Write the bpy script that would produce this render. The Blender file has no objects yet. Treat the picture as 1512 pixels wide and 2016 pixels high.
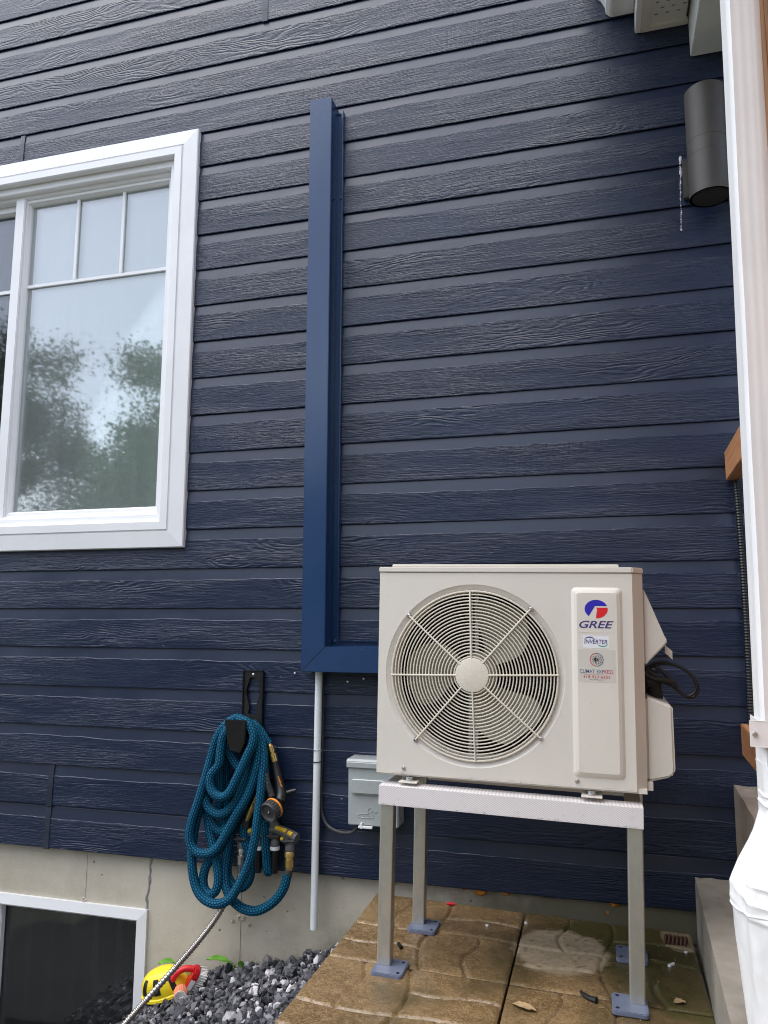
import bpy, bmesh, math, random
from mathutils import Vector, Matrix, noise
random.seed(7)
scene = bpy.context.scene
R = math.radians

# ------------------------------------------------------------------ camera
cam = bpy.data.cameras.new("camera")
cam.sensor_fit = 'HORIZONTAL'; cam.sensor_width = 36.0; cam.lens = 36.0 * 1500.0 / 1512.0
cam.clip_start = 0.05; cam.clip_end = 500.0
camo = bpy.data.objects.new("camera", cam); scene.collection.objects.link(camo)
_r = Vector((0.96316, 0.26891, 0.00214)); _u = Vector((0.03431, -0.13078, 0.99082)); _f = Vector((-0.26672, 0.95424, 0.13519))
camo.matrix_world = Matrix(((_r.x, _u.x, -_f.x, 0.0), (_r.y, _u.y, -_f.y, -2.436), (_r.z, _u.z, -_f.z, 0.855), (0, 0, 0, 1)))
scene.camera = camo

# ------------------------------------------------------------------ sky, sun, exposure (overcast, raining)
SUN_EL, SUN_AZ = R(68), R(236)          # azimuth clockwise from +Y
world = bpy.data.worlds.new("World"); scene.world = world; world.use_nodes = True
wt = world.node_tree; wt.nodes.clear()
sky = wt.nodes.new('ShaderNodeTexSky'); sky.sky_type = 'NISHITA'; sky.sun_disc = False
sky.sun_elevation = SUN_EL; sky.sun_rotation = SUN_AZ; sky.air_density = 1.0; sky.dust_density = 1.6; sky.ozone_density = 1.0
hs = wt.nodes.new('ShaderNodeHueSaturation'); hs.inputs['Saturation'].default_value = 0.52
bg = wt.nodes.new('ShaderNodeBackground'); bg.inputs['Strength'].default_value = 0.15
wo = wt.nodes.new('ShaderNodeOutputWorld')
wt.links.new(sky.outputs[0], hs.inputs['Color']); wt.links.new(hs.outputs[0], bg.inputs[0]); wt.links.new(bg.outputs[0], wo.inputs[0])
sun = bpy.data.lights.new("sun", 'SUN'); sun.energy = 0.95; sun.angle = R(72); sun.color = (1.0, 0.985, 0.96)
suno = bpy.data.objects.new("sun", sun); scene.collection.objects.link(suno)
_sd = Vector((math.sin(SUN_AZ) * math.cos(SUN_EL), math.cos(SUN_AZ) * math.cos(SUN_EL), math.sin(SUN_EL)))
suno.rotation_euler = (-_sd).to_track_quat('-Z', 'Y').to_euler(); suno.location = (-2, -4, 8)
vs = scene.view_settings
vs.view_transform = 'Standard'; vs.look = 'None'; vs.gamma = 1.0; vs.use_curve_mapping = False
vs.exposure = 1.38
scene.render.engine = 'CYCLES'
scene.cycles.use_denoising = True; scene.cycles.filter_width = 1.05
scene.cycles.max_bounces = 10; scene.cycles.transparent_max_bounces = 16
scene.cycles.sample_clamp_indirect = 8.0

# ------------------------------------------------------------------ helpers
COL = scene.collection
def tag(o, label=None, cat=None, group=None, kind=None):
    if label: o['label'] = label
    if cat: o['category'] = cat
    if group: o['group'] = group
    if kind: o['kind'] = kind
    return o
def empty(name, loc=(0, 0, 0), rot=(0, 0, 0), parent=None):
    o = bpy.data.objects.new(name, None); COL.objects.link(o)
    o.empty_display_size = 0.05
    o.location = loc; o.rotation_euler = rot
    if parent: o.parent = parent
    return o
def link(name, me, parent=None, loc=(0, 0, 0), rot=(0, 0, 0)):
    o = bpy.data.objects.new(name, me); COL.objects.link(o)
    o.location = loc; o.rotation_euler = rot
    if parent: o.parent = parent
    return o
def catmull(pts, n):
    P = [Vector(p) for p in pts]
    P = [P[0] * 2 - P[1]] + P + [P[-1] * 2 - P[-2]]
    out = []
    for i in range(1, len(P) - 2):
        a, b, c, d = P[i - 1], P[i], P[i + 1], P[i + 2]
        for k in range(n):
            t = k / n
            out.append(0.5 * ((2 * b) + (c - a) * t + (2 * a - 5 * b + 4 * c - d) * t * t + (3 * b - 3 * c + d - a) * t ** 3))
    out.append(P[-2]); return out

class MB:
    """collects faces of one mesh object"""
    def __init__(s): s.v = []; s.f = []; s.m = []; s.uv = {}; s.sm = []
    def face(s, idx, mat=0, smooth=False): s.f.append(tuple(idx)); s.m.append(mat); s.sm.append(smooth)
    def add(s, verts): b = len(s.v); s.v += [tuple(q) for q in verts]; return b
    def box(s, x0, x1, y0, y1, z0, z1, mat=0):
        b = s.add([(x0, y0, z0), (x1, y0, z0), (x1, y1, z0), (x0, y1, z0), (x0, y0, z1), (x1, y0, z1), (x1, y1, z1), (x0, y1, z1)])
        for q in ((0, 3, 2, 1), (4, 5, 6, 7), (0, 1, 5, 4), (1, 2, 6, 5), (2, 3, 7, 6), (3, 0, 4, 7)): s.face([b + i for i in q], mat)
        return s
    def prism(s, poly, a, b, axis='y', mat=0, smooth=False):
        """poly: 2d outline; axis y -> (x,z), x -> (y,z), z -> (x,y)"""
        def P(p, t):
            return (p[0], t, p[1]) if axis == 'y' else ((t, p[0], p[1]) if axis == 'x' else (p[0], p[1], t))
        n = len(poly); i0 = s.add([P(p, a) for p in poly]); i1 = s.add([P(p, b) for p in poly])
        s.face([i0 + i for i in range(n)], mat); s.face([i1 + i for i in reversed(range(n))], mat)
        for i in range(n):
            j = (i + 1) % n; s.face([i0 + j, i0 + i, i1 + i, i1 + j], mat, smooth)
        return s
    def tube(s, path, r, seg=12, mat=0, cap=True, n=0, uvs=False, closed=False):
        P = catmull(path, n) if n else [Vector(p) for p in path]
        m = len(P); rr = r if callable(r) else (lambda i, t: r)
        T = [(P[min(i + 1, m - 1)] - P[max(i - 1, 0)]).normalized() for i in range(m)]
        if closed: T[0] = T[-1] = (P[1] - P[-2]).normalized()
        up = Vector((0, 0, 1)) if abs(T[0].z) < .9 else Vector((0, 1, 0))
        N = (up - T[0] * up.dot(T[0])).normalized(); rings = []; L = 0
        for i in range(m):
            N = (N - T[i] * N.dot(T[i])).normalized(); B = T[i].cross(N)
            if i: L += (P[i] - P[i - 1]).length
            rad = rr(i, i / (m - 1))
            b = s.add([P[i] + (N * math.cos(2 * math.pi * k / seg) + B * math.sin(2 * math.pi * k / seg)) * rad for k in range(seg)])
            rings.append((b, L))
        for i in range(m - 1):
            a, la = rings[i]; b, lb = rings[i + 1]
            for k in range(seg):
                k2 = (k + 1) % seg
                if uvs: s.uv[len(s.f)] = [(la, k / seg), (la, (k + 1) / seg), (lb, (k + 1) / seg), (lb, k / seg)]
                s.face((a + k, a + k2, b + k2, b + k), mat, True)
        if cap and not closed:
            s.face([rings[0][0] + k for k in reversed(range(seg))], mat); s.face([rings[-1][0] + k for k in range(seg)], mat)
        return s
    def lathe(s, prof, origin, axis, seg=32, mat=0, smooth=True, closed=False):
        """prof: (radius, distance along axis)"""
        o = Vector(origin); A = Vector(axis).normalized()
        up = Vector((0, 0, 1)) if abs(A.z) < .9 else Vector((1, 0, 0))
        N = (up - A * up.dot(A)).normalized(); B = A.cross(N); rows = []
        for (r, h) in prof:
            rows.append(s.add([o + A * h + (N * math.cos(2 * math.pi * k / seg) + B * math.sin(2 * math.pi * k / seg)) * max(r, 1e-5) for k in range(seg)]))
        if closed: rows.append(rows[0])
        for a, b in zip(rows, rows[1:]):
            for k in range(seg):
                k2 = (k + 1) % seg; s.face((a + k, a + k2, b + k2, b + k), mat, smooth)
        if not closed:
            if prof[0][0] > 1e-4: s.face([rows[0] + k for k in reversed(range(seg))], mat)
            if prof[-1][0] > 1e-4: s.face([rows[-1] + k for k in range(seg)], mat)
        return s
    def grid(s, fn, nu, nv, mat=0, smooth=True):
        b = s.add([fn(i / nu, j / nv) for j in range(nv + 1) for i in range(nu + 1)])
        for j in range(nv):
            for i in range(nu):
                a = b + j * (nu + 1) + i; s.face((a, a + 1, a + nu + 2, a + nu + 1), mat, smooth)
        return s
    def mesh(s, name, mats, bevel=0, fix=True, bseg=2):
        me = bpy.data.meshes.new(name); me.from_pydata(s.v, [], s.f)
        mats = mats if isinstance(mats, (list, tuple)) else [mats]
        for m in mats: me.materials.append(m)
        me.polygons.foreach_set('material_index', s.m); me.polygons.foreach_set('use_smooth', s.sm)
        if s.uv:
            l = me.uv_layers.new(name='UVMap')
            for fi, q in s.uv.items():
                p = me.polygons[fi]
                for k, li in enumerate(p.loop_indices): l.data[li].uv = q[k]
        if bevel or fix:
            bm = bmesh.new(); bm.from_mesh(me)
            if bevel:
                bmesh.ops.remove_doubles(bm, verts=bm.verts, dist=1e-6)
            if fix: bmesh.ops.recalc_face_normals(bm, faces=bm.faces)
            if bevel:
                es = [e for e in bm.edges if len(e.link_faces) == 2 and e.calc_face_angle(0) > R(28)]
                bmesh.ops.bevel(bm, geom=es, offset=bevel, segments=bseg, affect='EDGES', clamp_overlap=True)
            bm.to_mesh(me); bm.free()
        if any(s.sm): me.set_sharp_from_angle(angle=R(38))
        me.update(); return me
    def build(s, name, mats, parent=None, bevel=0, fix=True, bseg=2, loc=(0, 0, 0), rot=(0, 0, 0)):
        return link(name, s.mesh(name, mats, bevel, fix, bseg), parent, loc, rot)

def rrect(x0, x1, z0, z1, r, n=5):
    out = []
    for cx, cz, a0 in ((x1 - r, z1 - r, 0), (x0 + r, z1 - r, 90), (x0 + r, z0 + r, 180), (x1 - r, z0 + r, 270)):
        for i in range(n + 1):
            a = R(a0 + 90 * i / n); out.append((cx + r * math.cos(a), cz + r * math.sin(a)))
    return out

# ------------------------------------------------------------------ material helpers
class NT:
    def __init__(s, name):
        s.mat = bpy.data.materials.new(name); s.mat.use_nodes = True; s.t = s.mat.node_tree; s.t.nodes.clear()
        s.out = s.t.nodes.new('ShaderNodeOutputMaterial')
    def n(s, typ, **kw):
        nd = s.t.nodes.new('ShaderNode' + typ); ins = kw.pop('i', {})
        for k, v in kw.items(): setattr(nd, k, v)
        for k, v in ins.items(): s.set(nd.inputs[k], v)
        return nd
    def set(s, sock, v):
        if isinstance(v, bpy.types.NodeSocket): s.t.links.new(v, sock)
        elif isinstance(v, bpy.types.Node): s.t.links.new(v.outputs[0], sock)
        else:
            if hasattr(sock.default_value, '__len__') and len(sock.default_value) == 4 and len(v) == 3: v = tuple(v) + (1.0,)
            sock.default_value = v
    def math(s, op, a, b=0.0, c=None):
        i = {0: a, 1: b}
        if c is not None: i[2] = c
        return s.n('Math', operation=op, i=i).outputs[0]
    def mix(s, f, a, b):
        m = s.n('Mix', data_type='RGBA'); s.set(m.inputs[0], f); s.set(m.inputs[6], a); s.set(m.inputs[7], b); return m.outputs[2]
    def ramp(s, f, lo, hi, a=0.0, b=1.0):
        return s.n('MapRange', interpolation_type='SMOOTHSTEP', i={0: f, 1: lo, 2: hi, 3: a, 4: b}).outputs[0]
    def noise(s, vec, scale, detail=4.0, rough=0.55, dist=0.0):
        return s.n('TexNoise', i={'Vector': vec, 'Scale': scale, 'Detail': detail, 'Roughness': rough, 'Distortion': dist}).outputs[0]
    def coord(s, kind='Object', rnd=True, scale=(1, 1, 1)):
        c = s.n('TexCoord').outputs[kind]
        if rnd:
            r = s.n('ObjectInfo').outputs['Random']
            off = s.n('CombineXYZ', i={0: s.math('MULTIPLY', r, 53.0), 1: s.math('MULTIPLY', r, 17.0), 2: s.math('MULTIPLY', r, 29.0)})
            c = s.n('VectorMath', operation='ADD', i={0: c, 1: off}).outputs[0]
        return s.n('Mapping', i={'Vector': c, 'Scale': scale}).outputs[0] if scale != (1, 1, 1) else c
    def bump(s, h, strength=0.5, dist=0.002, normal=None):
        i = {'Strength': strength, 'Distance': dist, 'Height': h}
        if normal is not None: i['Normal'] = normal
        return s.n('Bump', i=i).outputs[0]
    def bsdf(s, color, rough=0.5, metal=0.0, normal=None, **kw):
        i = {'Base Color': color, 'Roughness': rough, 'Metallic': metal}
        if normal is not None: i['Normal'] = normal
        i.update(kw)
        b = s.n('BsdfPrincipled', i=i); s.t.links.new(b.outputs[0], s.out.inputs[0]); return s.mat

def simple(name, col, rough=0.5, metal=0.0, var=0.12, scale=30.0, bump=0.15, bdist=0.0006, rvar=0.1, **kw):
    t = NT(name); c = t.coord(); n1 = t.noise(c, scale, 5.0, 0.6); n2 = t.noise(c, scale * 0.15, 3.0)
    k = t.math('ADD', t.math('MULTIPLY', n1, 0.5), t.math('MULTIPLY', n2, 0.5))
    lo = tuple(x * (1 - var) for x in col); hi = tuple(min(1, x * (1 + var)) for x in col)
    colr = t.mix(t.ramp(k, 0.35, 0.65), lo, hi)
    rg = t.ramp(n2, 0.3, 0.7, max(0.02, rough - rvar), min(1, rough + rvar))
    nb = t.noise(c, scale * 6, 3.0)
    return t.bsdf(colr, rg, metal, t.bump(nb, bump, bdist), **kw)
# ------------------------------------------------------------------ materials
def siding_mat(name, grain):
    t = NT(name)
    c = t.coord(rnd=True)
    sep = t.n('SeparateXYZ', i={0: c}); x, z = sep.outputs[0], sep.outputs[2]
    low = t.noise(t.n('Mapping', i={'Vector': c, 'Scale': (1.1, 1, 5)}).outputs[0], 1.0, 2.0, 0.5)
    chalk = t.noise(t.n('Mapping', i={'Vector': c, 'Scale': (3, 3, 3)}).outputs[0], 1.0, 3.0)
    col = t.mix(t.ramp(chalk, 0.35, 0.7), (0.0060, 0.0138, 0.0395), (0.0090, 0.0182, 0.0480))
    rv = t.n('ObjectInfo').outputs['Random']
    col = t.mix(t.math('MULTIPLY', rv, 0.35), col, (0.0095, 0.0165, 0.0400))
    if not grain:
        n = t.noise(t.n('Mapping', i={'Vector': c, 'Scale': (25, 25, 25)}).outputs[0], 1.0, 3.0)
        streak = t.noise(t.n('Mapping', i={'Vector': c, 'Scale': (14, 1, 1.5)}).outputs[0], 1.0, 3.0)
        col = t.mix(t.ramp(streak, 0.55, 0.8, 0, 0.3), col, (0.011, 0.021, 0.056))
        return t.bsdf(col, t.ramp(chalk, 0.3, 0.7, 0.30, 0.40), 0.0, t.bump(n, 0.15, 0.0012), **{'Specular IOR Level': 0.6})
    wv = t.noise(t.n('Mapping', i={'Vector': c, 'Scale': (1.7, 1, 7)}).outputs[0], 1.0, 3.0, 0.55)
    ring = t.math('SINE', t.math('ADD', t.math('MULTIPLY', z, 340.0), t.math('MULTIPLY', wv, 120.0)))
    ring = t.math('POWER', t.math('ADD', t.math('MULTIPLY', ring, 0.5), 0.5), 0.6)
    fib = t.noise(t.n('Mapping', i={'Vector': c, 'Scale': (11, 4, 170)}).outputs[0], 1.0, 4.0, 0.62, 0.6)
    fib2 = t.noise(t.n('Mapping', i={'Vector': c, 'Scale': (30, 4, 420)}).outputs[0], 1.0, 2.0)
    brk = t.noise(t.n('Mapping', i={'Vector': c, 'Scale': (16, 4, 40)}).outputs[0], 1.0, 3.0)
    rm = t.ramp(low, 0.50, 0.62, 0.0, 1.0)
    saw = t.noise(t.n('Mapping', i={'Vector': c, 'Scale': (95, 1, 9)}).outputs[0], 1.0, 2.0)
    sawm = t.math('MULTIPLY', t.ramp(t.noise(t.n('Mapping', i={'Vector': c, 'Scale': (1.3, 1, 2)}).outputs[0], 1.0, 1.0), 0.56, 0.68), 0.75)
    fz = t.ramp(t.noise(t.n('Mapping', i={'Vector': c, 'Scale': (1.6, 1, 9)}).outputs[0], 1.0, 2.0), 0.35, 0.65, 0.25, 1.35)
    h = t.math('ADD', t.math('MULTIPLY', t.math('MULTIPLY', fib, fz), 1.35), t.math('MULTIPLY', t.math('MULTIPLY', ring, rm), 0.46))
    h = t.math('ADD', h, t.math('MULTIPLY', fib2, 0.35))
    h = t.math('ADD', h, t.math('MULTIPLY', brk, 0.30))
    h = t.math('ADD', h, t.math('MULTIPLY', saw, sawm))
    # hairline checks across the grain and a few pale paint chips
    chip = t.ramp(t.noise(t.n('Mapping', i={'Vector': c, 'Scale': (26, 26, 70)}).outputs[0], 1.0, 2.0, 0.5), 0.800, 0.815)
    dust = t.noise(t.n('Mapping', i={'Vector': c, 'Scale': (4, 4, 22)}).outputs[0], 1.0, 5.0, 0.7)
    col = t.mix(t.ramp(dust, 0.52, 0.75, 0, 0.45), col, (0.019, 0.027, 0.050))
    col2 = t.mix(chip, col, (0.22, 0.23, 0.25))
    return t.bsdf(col2, t.ramp(fib, 0.3, 0.7, 0.26, 0.38), 0.0, t.bump(h, 0.9, 0.0026), **{'Specular IOR Level': 0.46})
M = {}
M['siding'] = siding_mat('siding_grain', True)
M['siding_smooth'] = siding_mat('siding_smooth', False)
M['joint'] = simple('joint_cover_paint', (0.020, 0.027, 0.045), 0.4, 0.0, 0.2, 60, 0.2)
M['vinyl'] = simple('white_vinyl', (0.77, 0.77, 0.78), 0.38, 0.0, 0.03, 8, 0.05)
M['alu_white'] = simple('white_aluminium', (0.86, 0.86, 0.855), 0.33, 0.0, 0.035, 10, 0.08)
M['soffit'] = simple('soffit_cream', (0.66, 0.64, 0.57), 0.45, 0.0, 0.05, 10, 0.08)
M['slot'] = simple('vent_slot_dark', (0.10, 0.095, 0.085), 0.8)
M['duct'] = simple('blue_line_cover', (0.017, 0.048, 0.125), 0.22, 0.0, 0.06, 6, 0.04, **{'Specular IOR Level': 0.55})
M['duct_dark'] = simple('blue_edge', (0.03, 0.07, 0.16), 0.35)
M['seam'] = simple('seam_shadow', (0.006, 0.01, 0.02), 0.7)
M['pvc'] = simple('grey_white_pvc', (0.70, 0.74, 0.74), 0.4, 0.0, 0.06, 15, 0.1)
M['box_grey'] = simple('box_grey_paint', (0.37, 0.40, 0.395), 0.36, 0.0, 0.05, 20, 0.1)
M['black'] = simple('black_plastic', (0.008, 0.008, 0.009), 0.38, 0.0, 0.2, 30, 0.1)
M['black_soft'] = simple('black_foam', (0.012, 0.012, 0.013), 0.75, 0.0, 0.3, 60, 0.5, 0.002)
M['rubber'] = simple('dark_grey_rubber', (0.035, 0.035, 0.036), 0.6, 0.0, 0.2, 40, 0.2)
M['grey_plastic'] = simple('grey_plastic', (0.10, 0.10, 0.10), 0.45, 0.0, 0.12, 30, 0.2)
M['yellow'] = simple('yellow_plastic', (0.78, 0.50, 0.02), 0.35, 0.0, 0.06, 20, 0.08)
M['yellow_bright'] = simple('bright_yellow_plastic', (0.80, 0.62, 0.02), 0.3, 0.0, 0.08, 20, 0.1)
M['orange'] = simple('orange_plastic', (0.80, 0.27, 0.03), 0.4)
M['salmon'] = simple('salmon_plastic', (0.72, 0.27, 0.14), 0.5, 0.0, 0.12, 30, 0.2)
M['red'] = simple('red_plastic', (0.62, 0.012, 0.02), 0.35, 0.0, 0.1, 20, 0.1)
M['bristle'] = simple('white_bristle', (0.68, 0.66, 0.62), 0.7, 0.0, 0.15, 60, 0.3)
M['white_plastic'] = simple('white_plastic', (0.76, 0.76, 0.77), 0.4, 0.0, 0.05)
M['brass'] = simple('brass', (0.72, 0.52, 0.20), 0.28, 1.0, 0.12, 25, 0.1)
M['chrome'] = simple('dull_chrome', (0.62, 0.58, 0.55), 0.3, 1.0, 0.15, 30, 0.1)
M['steel'] = simple('zinc_steel', (0.58, 0.58, 0.58), 0.35, 1.0, 0.15, 40, 0.15)
M['cream'] = simple('cream_enamel', (0.70, 0.665, 0.595), 0.34, 0.0, 0.025, 5, 0.06, 0.0005, 0.05)
M['cream_wire'] = simple('cream_wire', (0.70, 0.66, 0.56), 0.4, 0.0, 0.03)
M['blade'] = simple('fan_blade_plastic', (0.35, 0.34, 0.255), 0.45, 0.0, 0.08, 10, 0.1)
M['sticker'] = simple('clear_sticker', (0.62, 0.595, 0.535), 0.16, 0.0, 0.02)
M['sticker_white'] = simple('white_sticker', (0.78, 0.79, 0.84), 0.3, 0.0, 0.02)
M['ink_blue'] = simple('ink_blue', (0.030, 0.022, 0.42), 0.3, 0.0, 0.03)
M['ink_navy'] = simple('ink_navy', (0.055, 0.040, 0.19), 0.35, 0.0, 0.05)
M['ink_red'] = simple('ink_red', (0.72, 0.02, 0.03), 0.3, 0.0, 0.03)
M['ink_green'] = simple('ink_green', (0.10, 0.38, 0.18), 0.35, 0.0, 0.03)
M['ink_black'] = simple('ink_black', (0.02, 0.02, 0.025), 0.4, 0.0, 0.03)
M['ink_steel'] = simple('ink_steel_blue', (0.05, 0.12, 0.26), 0.4, 0.0, 0.03)
M['ink_soft_red'] = simple('ink_soft_red', (0.50, 0.06, 0.07), 0.4, 0.0, 0.03)
M['lamp'] = simple('taupe_lamp', (0.052, 0.046, 0.041), 0.5, 0.0, 0.15, 20, 0.25)
M['lens'] = simple('lamp_lens', (0.20, 0.20, 0.16), 0.15)
M['foot'] = simple('slate_blue_foot', (0.135, 0.158, 0.225), 0.4, 0.0, 0.06, 30, 0.2)
M['foam'] = simple('orange_foam', (0.62, 0.24, 0.03), 0.8, 0.0, 0.25, 60, 0.5, 0.003)
M['rust'] = simple('rusty_brown', (0.10, 0.035, 0.018), 0.7, 0.0, 0.35, 80, 0.5, 0.002)
M['caulk'] = simple('white_caulk', (0.62, 0.62, 0.66), 0.5)
M['caulk_grey'] = simple('grey_mauve_caulk', (0.27, 0.25, 0.25), 0.7, 0.0, 0.15, 60, 0.5, 0.002)
M['room'] = simple('room_wall', (0.55, 0.55, 0.52), 0.9)
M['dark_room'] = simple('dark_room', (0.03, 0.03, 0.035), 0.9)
M['curtain'] = simple('sheer_curtain', (0.70, 0.80, 0.72), 0.9, 0.0, 0.1, 30, 0.2)
M['inner_frame'] = simple('inner_frame', (0.72, 0.78, 0.70), 0.5)
M['blind'] = simple('dark_blind', (0.45, 0.46, 0.48), 0.7, 0.0, 0.2, 20, 0.2)
M['leaf'] = None

# screen-printed aluminium with diagonal stripes (protective film) for the stand's rails
t = NT('striped_aluminium'); c = t.coord(rnd=False)
sp = t.n('SeparateXYZ', i={0: c})
st = t.math('SINE', t.math('MULTIPLY', t.math('ADD', sp.outputs[0], t.math('MULTIPLY', sp.outputs[2], 1.7)), 720.0))
wr = t.noise(t.n('Mapping', i={'Vector': c, 'Scale': (60, 60, 8)}).outputs[0], 1.0, 4.0)
M['rail'] = t.bsdf(t.mix(t.ramp(st, -0.4, 0.4), (0.80, 0.77, 0.765), (0.66, 0.63, 0.63)), t.ramp(wr, 0.35, 0.65, 0.30, 0.5), 0.0, t.bump(wr, 0.3, 0.001))
# brushed, slightly dull aluminium tube
t = NT('brushed_aluminium'); c = t.coord(rnd=True)
br = t.noise(t.n('Mapping', i={'Vector': c, 'Scale': (900, 900, 6)}).outputs[0], 1.0, 2.0)
bl = t.noise(t.n('Mapping', i={'Vector': c, 'Scale': (30, 30, 14)}).outputs[0], 1.0, 4.0)
M['tube'] = t.bsdf(t.mix(t.ramp(bl, 0.35, 0.7), (0.62, 0.61, 0.55), (0.50, 0.50, 0.46)), t.ramp(bl, 0.3, 0.7, 0.30, 0.46), 0.85, t.bump(br, 0.12, 0.0006))
# corrugated metal hose
t = NT('flex_metal'); c = t.coord(rnd=False)
M['flex'] = t.bsdf(t.mix(t.noise(c, 80, 3), (0.36, 0.33, 0.30), (0.50, 0.46, 0.42)), 0.32, 1.0)
# braided hose
t = NT('braided_hose'); uv = t.n('TexCoord').outputs['UV']
bk = t.n('TexBrick', offset=0.5, i={'Vector': t.n('Mapping', i={'Vector': uv, 'Scale': (1.0, 0.105, 1)}).outputs[0], 'Color1': (0.0, 0.150, 0.205, 1), 'Color2': (0.002, 0.200, 0.245, 1), 'Mortar': (0.002, 0.012, 0.055, 1), 'Scale': 100.0, 'Mortar Size': 0.22, 'Mortar Smooth': 0.1, 'Brick Width': 1.10, 'Row Height': 0.88})
wv = t.n('TexNoise', i={'Vector': t.n('Mapping', i={'Vector': uv, 'Scale': (1.0, 0.1, 1)}).outputs[0], 'Scale': 900.0})
lowv = t.noise(uv, 9.0, 2.0)
colh = t.mix(t.ramp(lowv, 0.35, 0.65, 0.0, 0.35), bk.outputs[0], (0.002, 0.075, 0.16))
M['hose'] = t.bsdf(colh, 0.75, 0.0, t.bump(t.math('ADD', bk.outputs[1], t.math('MULTIPLY', wv.outputs[0], -0.6)), -0.6, 0.002), **{'Specular IOR Level': 0.2})

# concrete
def concrete(name, base, hi, moss=True, pits=True):
    t = NT(name); c = t.coord('Object', rnd=False)
    sp = t.n('SeparateXYZ', i={0: t.n('NewGeometry').outputs['Position']})
    a = t.noise(c, 1.6, 5.0, 0.6); b = t.noise(c, 26.0, 6.0, 0.65); d = t.noise(t.n('Mapping', i={'Vector': c, 'Scale': (6, 6, 0.8)}).outputs[0], 1.0, 4.0)
    k = t.math('ADD', t.math('MULTIPLY', a, 0.5), t.math('ADD', t.math('MULTIPLY', b, 0.25), t.math('MULTIPLY', d, 0.25)))
    col = t.mix(t.ramp(k, 0.36, 0.62), base, hi)
    pn = t.n('TexVoronoi', i={'Vector': c, 'Scale': 22.0, 'Randomness': 1.0}).outputs[0]
    sel = t.noise(c, 22.0, 0.0)
    pit = t.math('MULTIPLY', t.ramp(pn, 0.05, 0.13, 1.0, 0.0), t.ramp(sel, 0.55, 0.60))
    if pits: col = t.mix(t.math('MULTIPLY', pit, 0.75), col, (0.10, 0.09, 0.075))
    if moss:
        mz = t.math('ADD', t.math('MULTIPLY', sp.outputs[0], 0.42), t.math('SUBTRACT', 0.16, sp.outputs[2]))   # earth line climbs towards the patio
        mo = t.math('MULTIPLY', t.ramp(t.math('ADD', mz, t.math('MULTIPLY', t.math('SUBTRACT', t.noise(c, 7.0, 6.0, 0.7), 0.5), 0.35)), -0.10, 0.10), 0.75)
        col = t.mix(mo, col, (0.115, 0.105, 0.045))
    h = t.math('SUBTRACT', t.math('ADD', t.math('MULTIPLY', b, 0.6), t.noise(c, 140.0, 3.0)), t.math('MULTIPLY', pit, 3.0))
    return t.bsdf(col, t.ramp(k, 0.3, 0.7, 0.7, 0.9), 0.0, t.bump(h, 0.45, 0.0022))
M['concrete'] = concrete('foundation_concrete', (0.42, 0.375, 0.295), (0.53, 0.485, 0.395))
M['curb'] = concrete('curb_concrete', (0.20, 0.175, 0.14), (0.32, 0.29, 0.245), moss=False)
M['block'] = concrete('brown_concrete', (0.20, 0.155, 0.12), (0.34, 0.28, 0.225), moss=False)

# pavers: brown cast slabs, wet, mossy, with a dry patch under the heat pump
t = NT('paver'); pos = t.n('NewGeometry').outputs['Position']; oc = t.coord('Object', rnd=True)
a = t.noise(oc, 4.0, 6.0, 0.65); b = t.noise(oc, 60.0, 5.0, 0.7); e = t.noise(pos, 2.6, 5.0, 0.6); fine = t.noise(oc, 260.0, 3.0, 0.6)
col = t.mix(t.ramp(a, 0.32, 0.68), (0.145, 0.088, 0.037), (0.240, 0.155, 0.072))
col = t.mix(t.ramp(b, 0.42, 0.70, 0, 0.7), col, (0.32, 0.215, 0.11))
splot = t.noise(oc, 14.0, 5.0, 0.75)
col = t.mix(t.ramp(splot, 0.50, 0.66, 0, 0.40), col, (0.100, 0.064, 0.026))
sp = t.n('SeparateXYZ', i={0: pos})
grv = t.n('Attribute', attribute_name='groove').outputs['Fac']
col = t.mix(t.math('MULTIPLY', grv, t.ramp(t.noise(pos, 6.0, 3.0), 0.38, 0.6, 0.05, 0.45)), col, (0.28, 0.21, 0.12))  # pale sand in the grooves, with their rim highlight painted in too
grit = t.n('TexVoronoi', i={'Vector': oc, 'Scale': 330.0}).outputs['Color']
gs = t.n('SeparateColor', i={0: grit}).outputs[0]
col = t.mix(t.ramp(gs, 0.72, 0.95, 0, 0.35), col, (0.40, 0.30, 0.18)); col = t.mix(t.ramp(gs, 0.30, 0.05, 0, 0.45), col, (0.055, 0.036, 0.016))
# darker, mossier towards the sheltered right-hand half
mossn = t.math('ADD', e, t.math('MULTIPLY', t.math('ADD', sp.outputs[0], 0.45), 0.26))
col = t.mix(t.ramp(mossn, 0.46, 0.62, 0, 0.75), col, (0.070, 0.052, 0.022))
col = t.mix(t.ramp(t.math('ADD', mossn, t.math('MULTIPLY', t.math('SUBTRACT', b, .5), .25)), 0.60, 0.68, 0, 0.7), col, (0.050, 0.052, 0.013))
wx = t.math('MULTIPLY', t.math('SUBTRACT', t.noise(pos, 9.0, 4.0, 0.6), 0.5), 0.20)
dx = t.math('DIVIDE', t.math('ADD', sp.outputs[0], 0.125), 0.125); dy = t.math('DIVIDE', t.math('ADD', sp.outputs[1], 0.270), 0.145)
dd = t.math('SQRT', t.math('ADD', t.math('MULTIPLY', dx, dx), t.math('MULTIPLY', dy, dy)))
dry = t.ramp(t.math('ADD', dd, t.math('ADD', t.math('MULTIPLY', wx, 3.6), t.math('MULTIPLY', t.math('SUBTRACT', b, 0.5), 0.5))), 0.82, 1.04, 1.0, 0.0)
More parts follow.
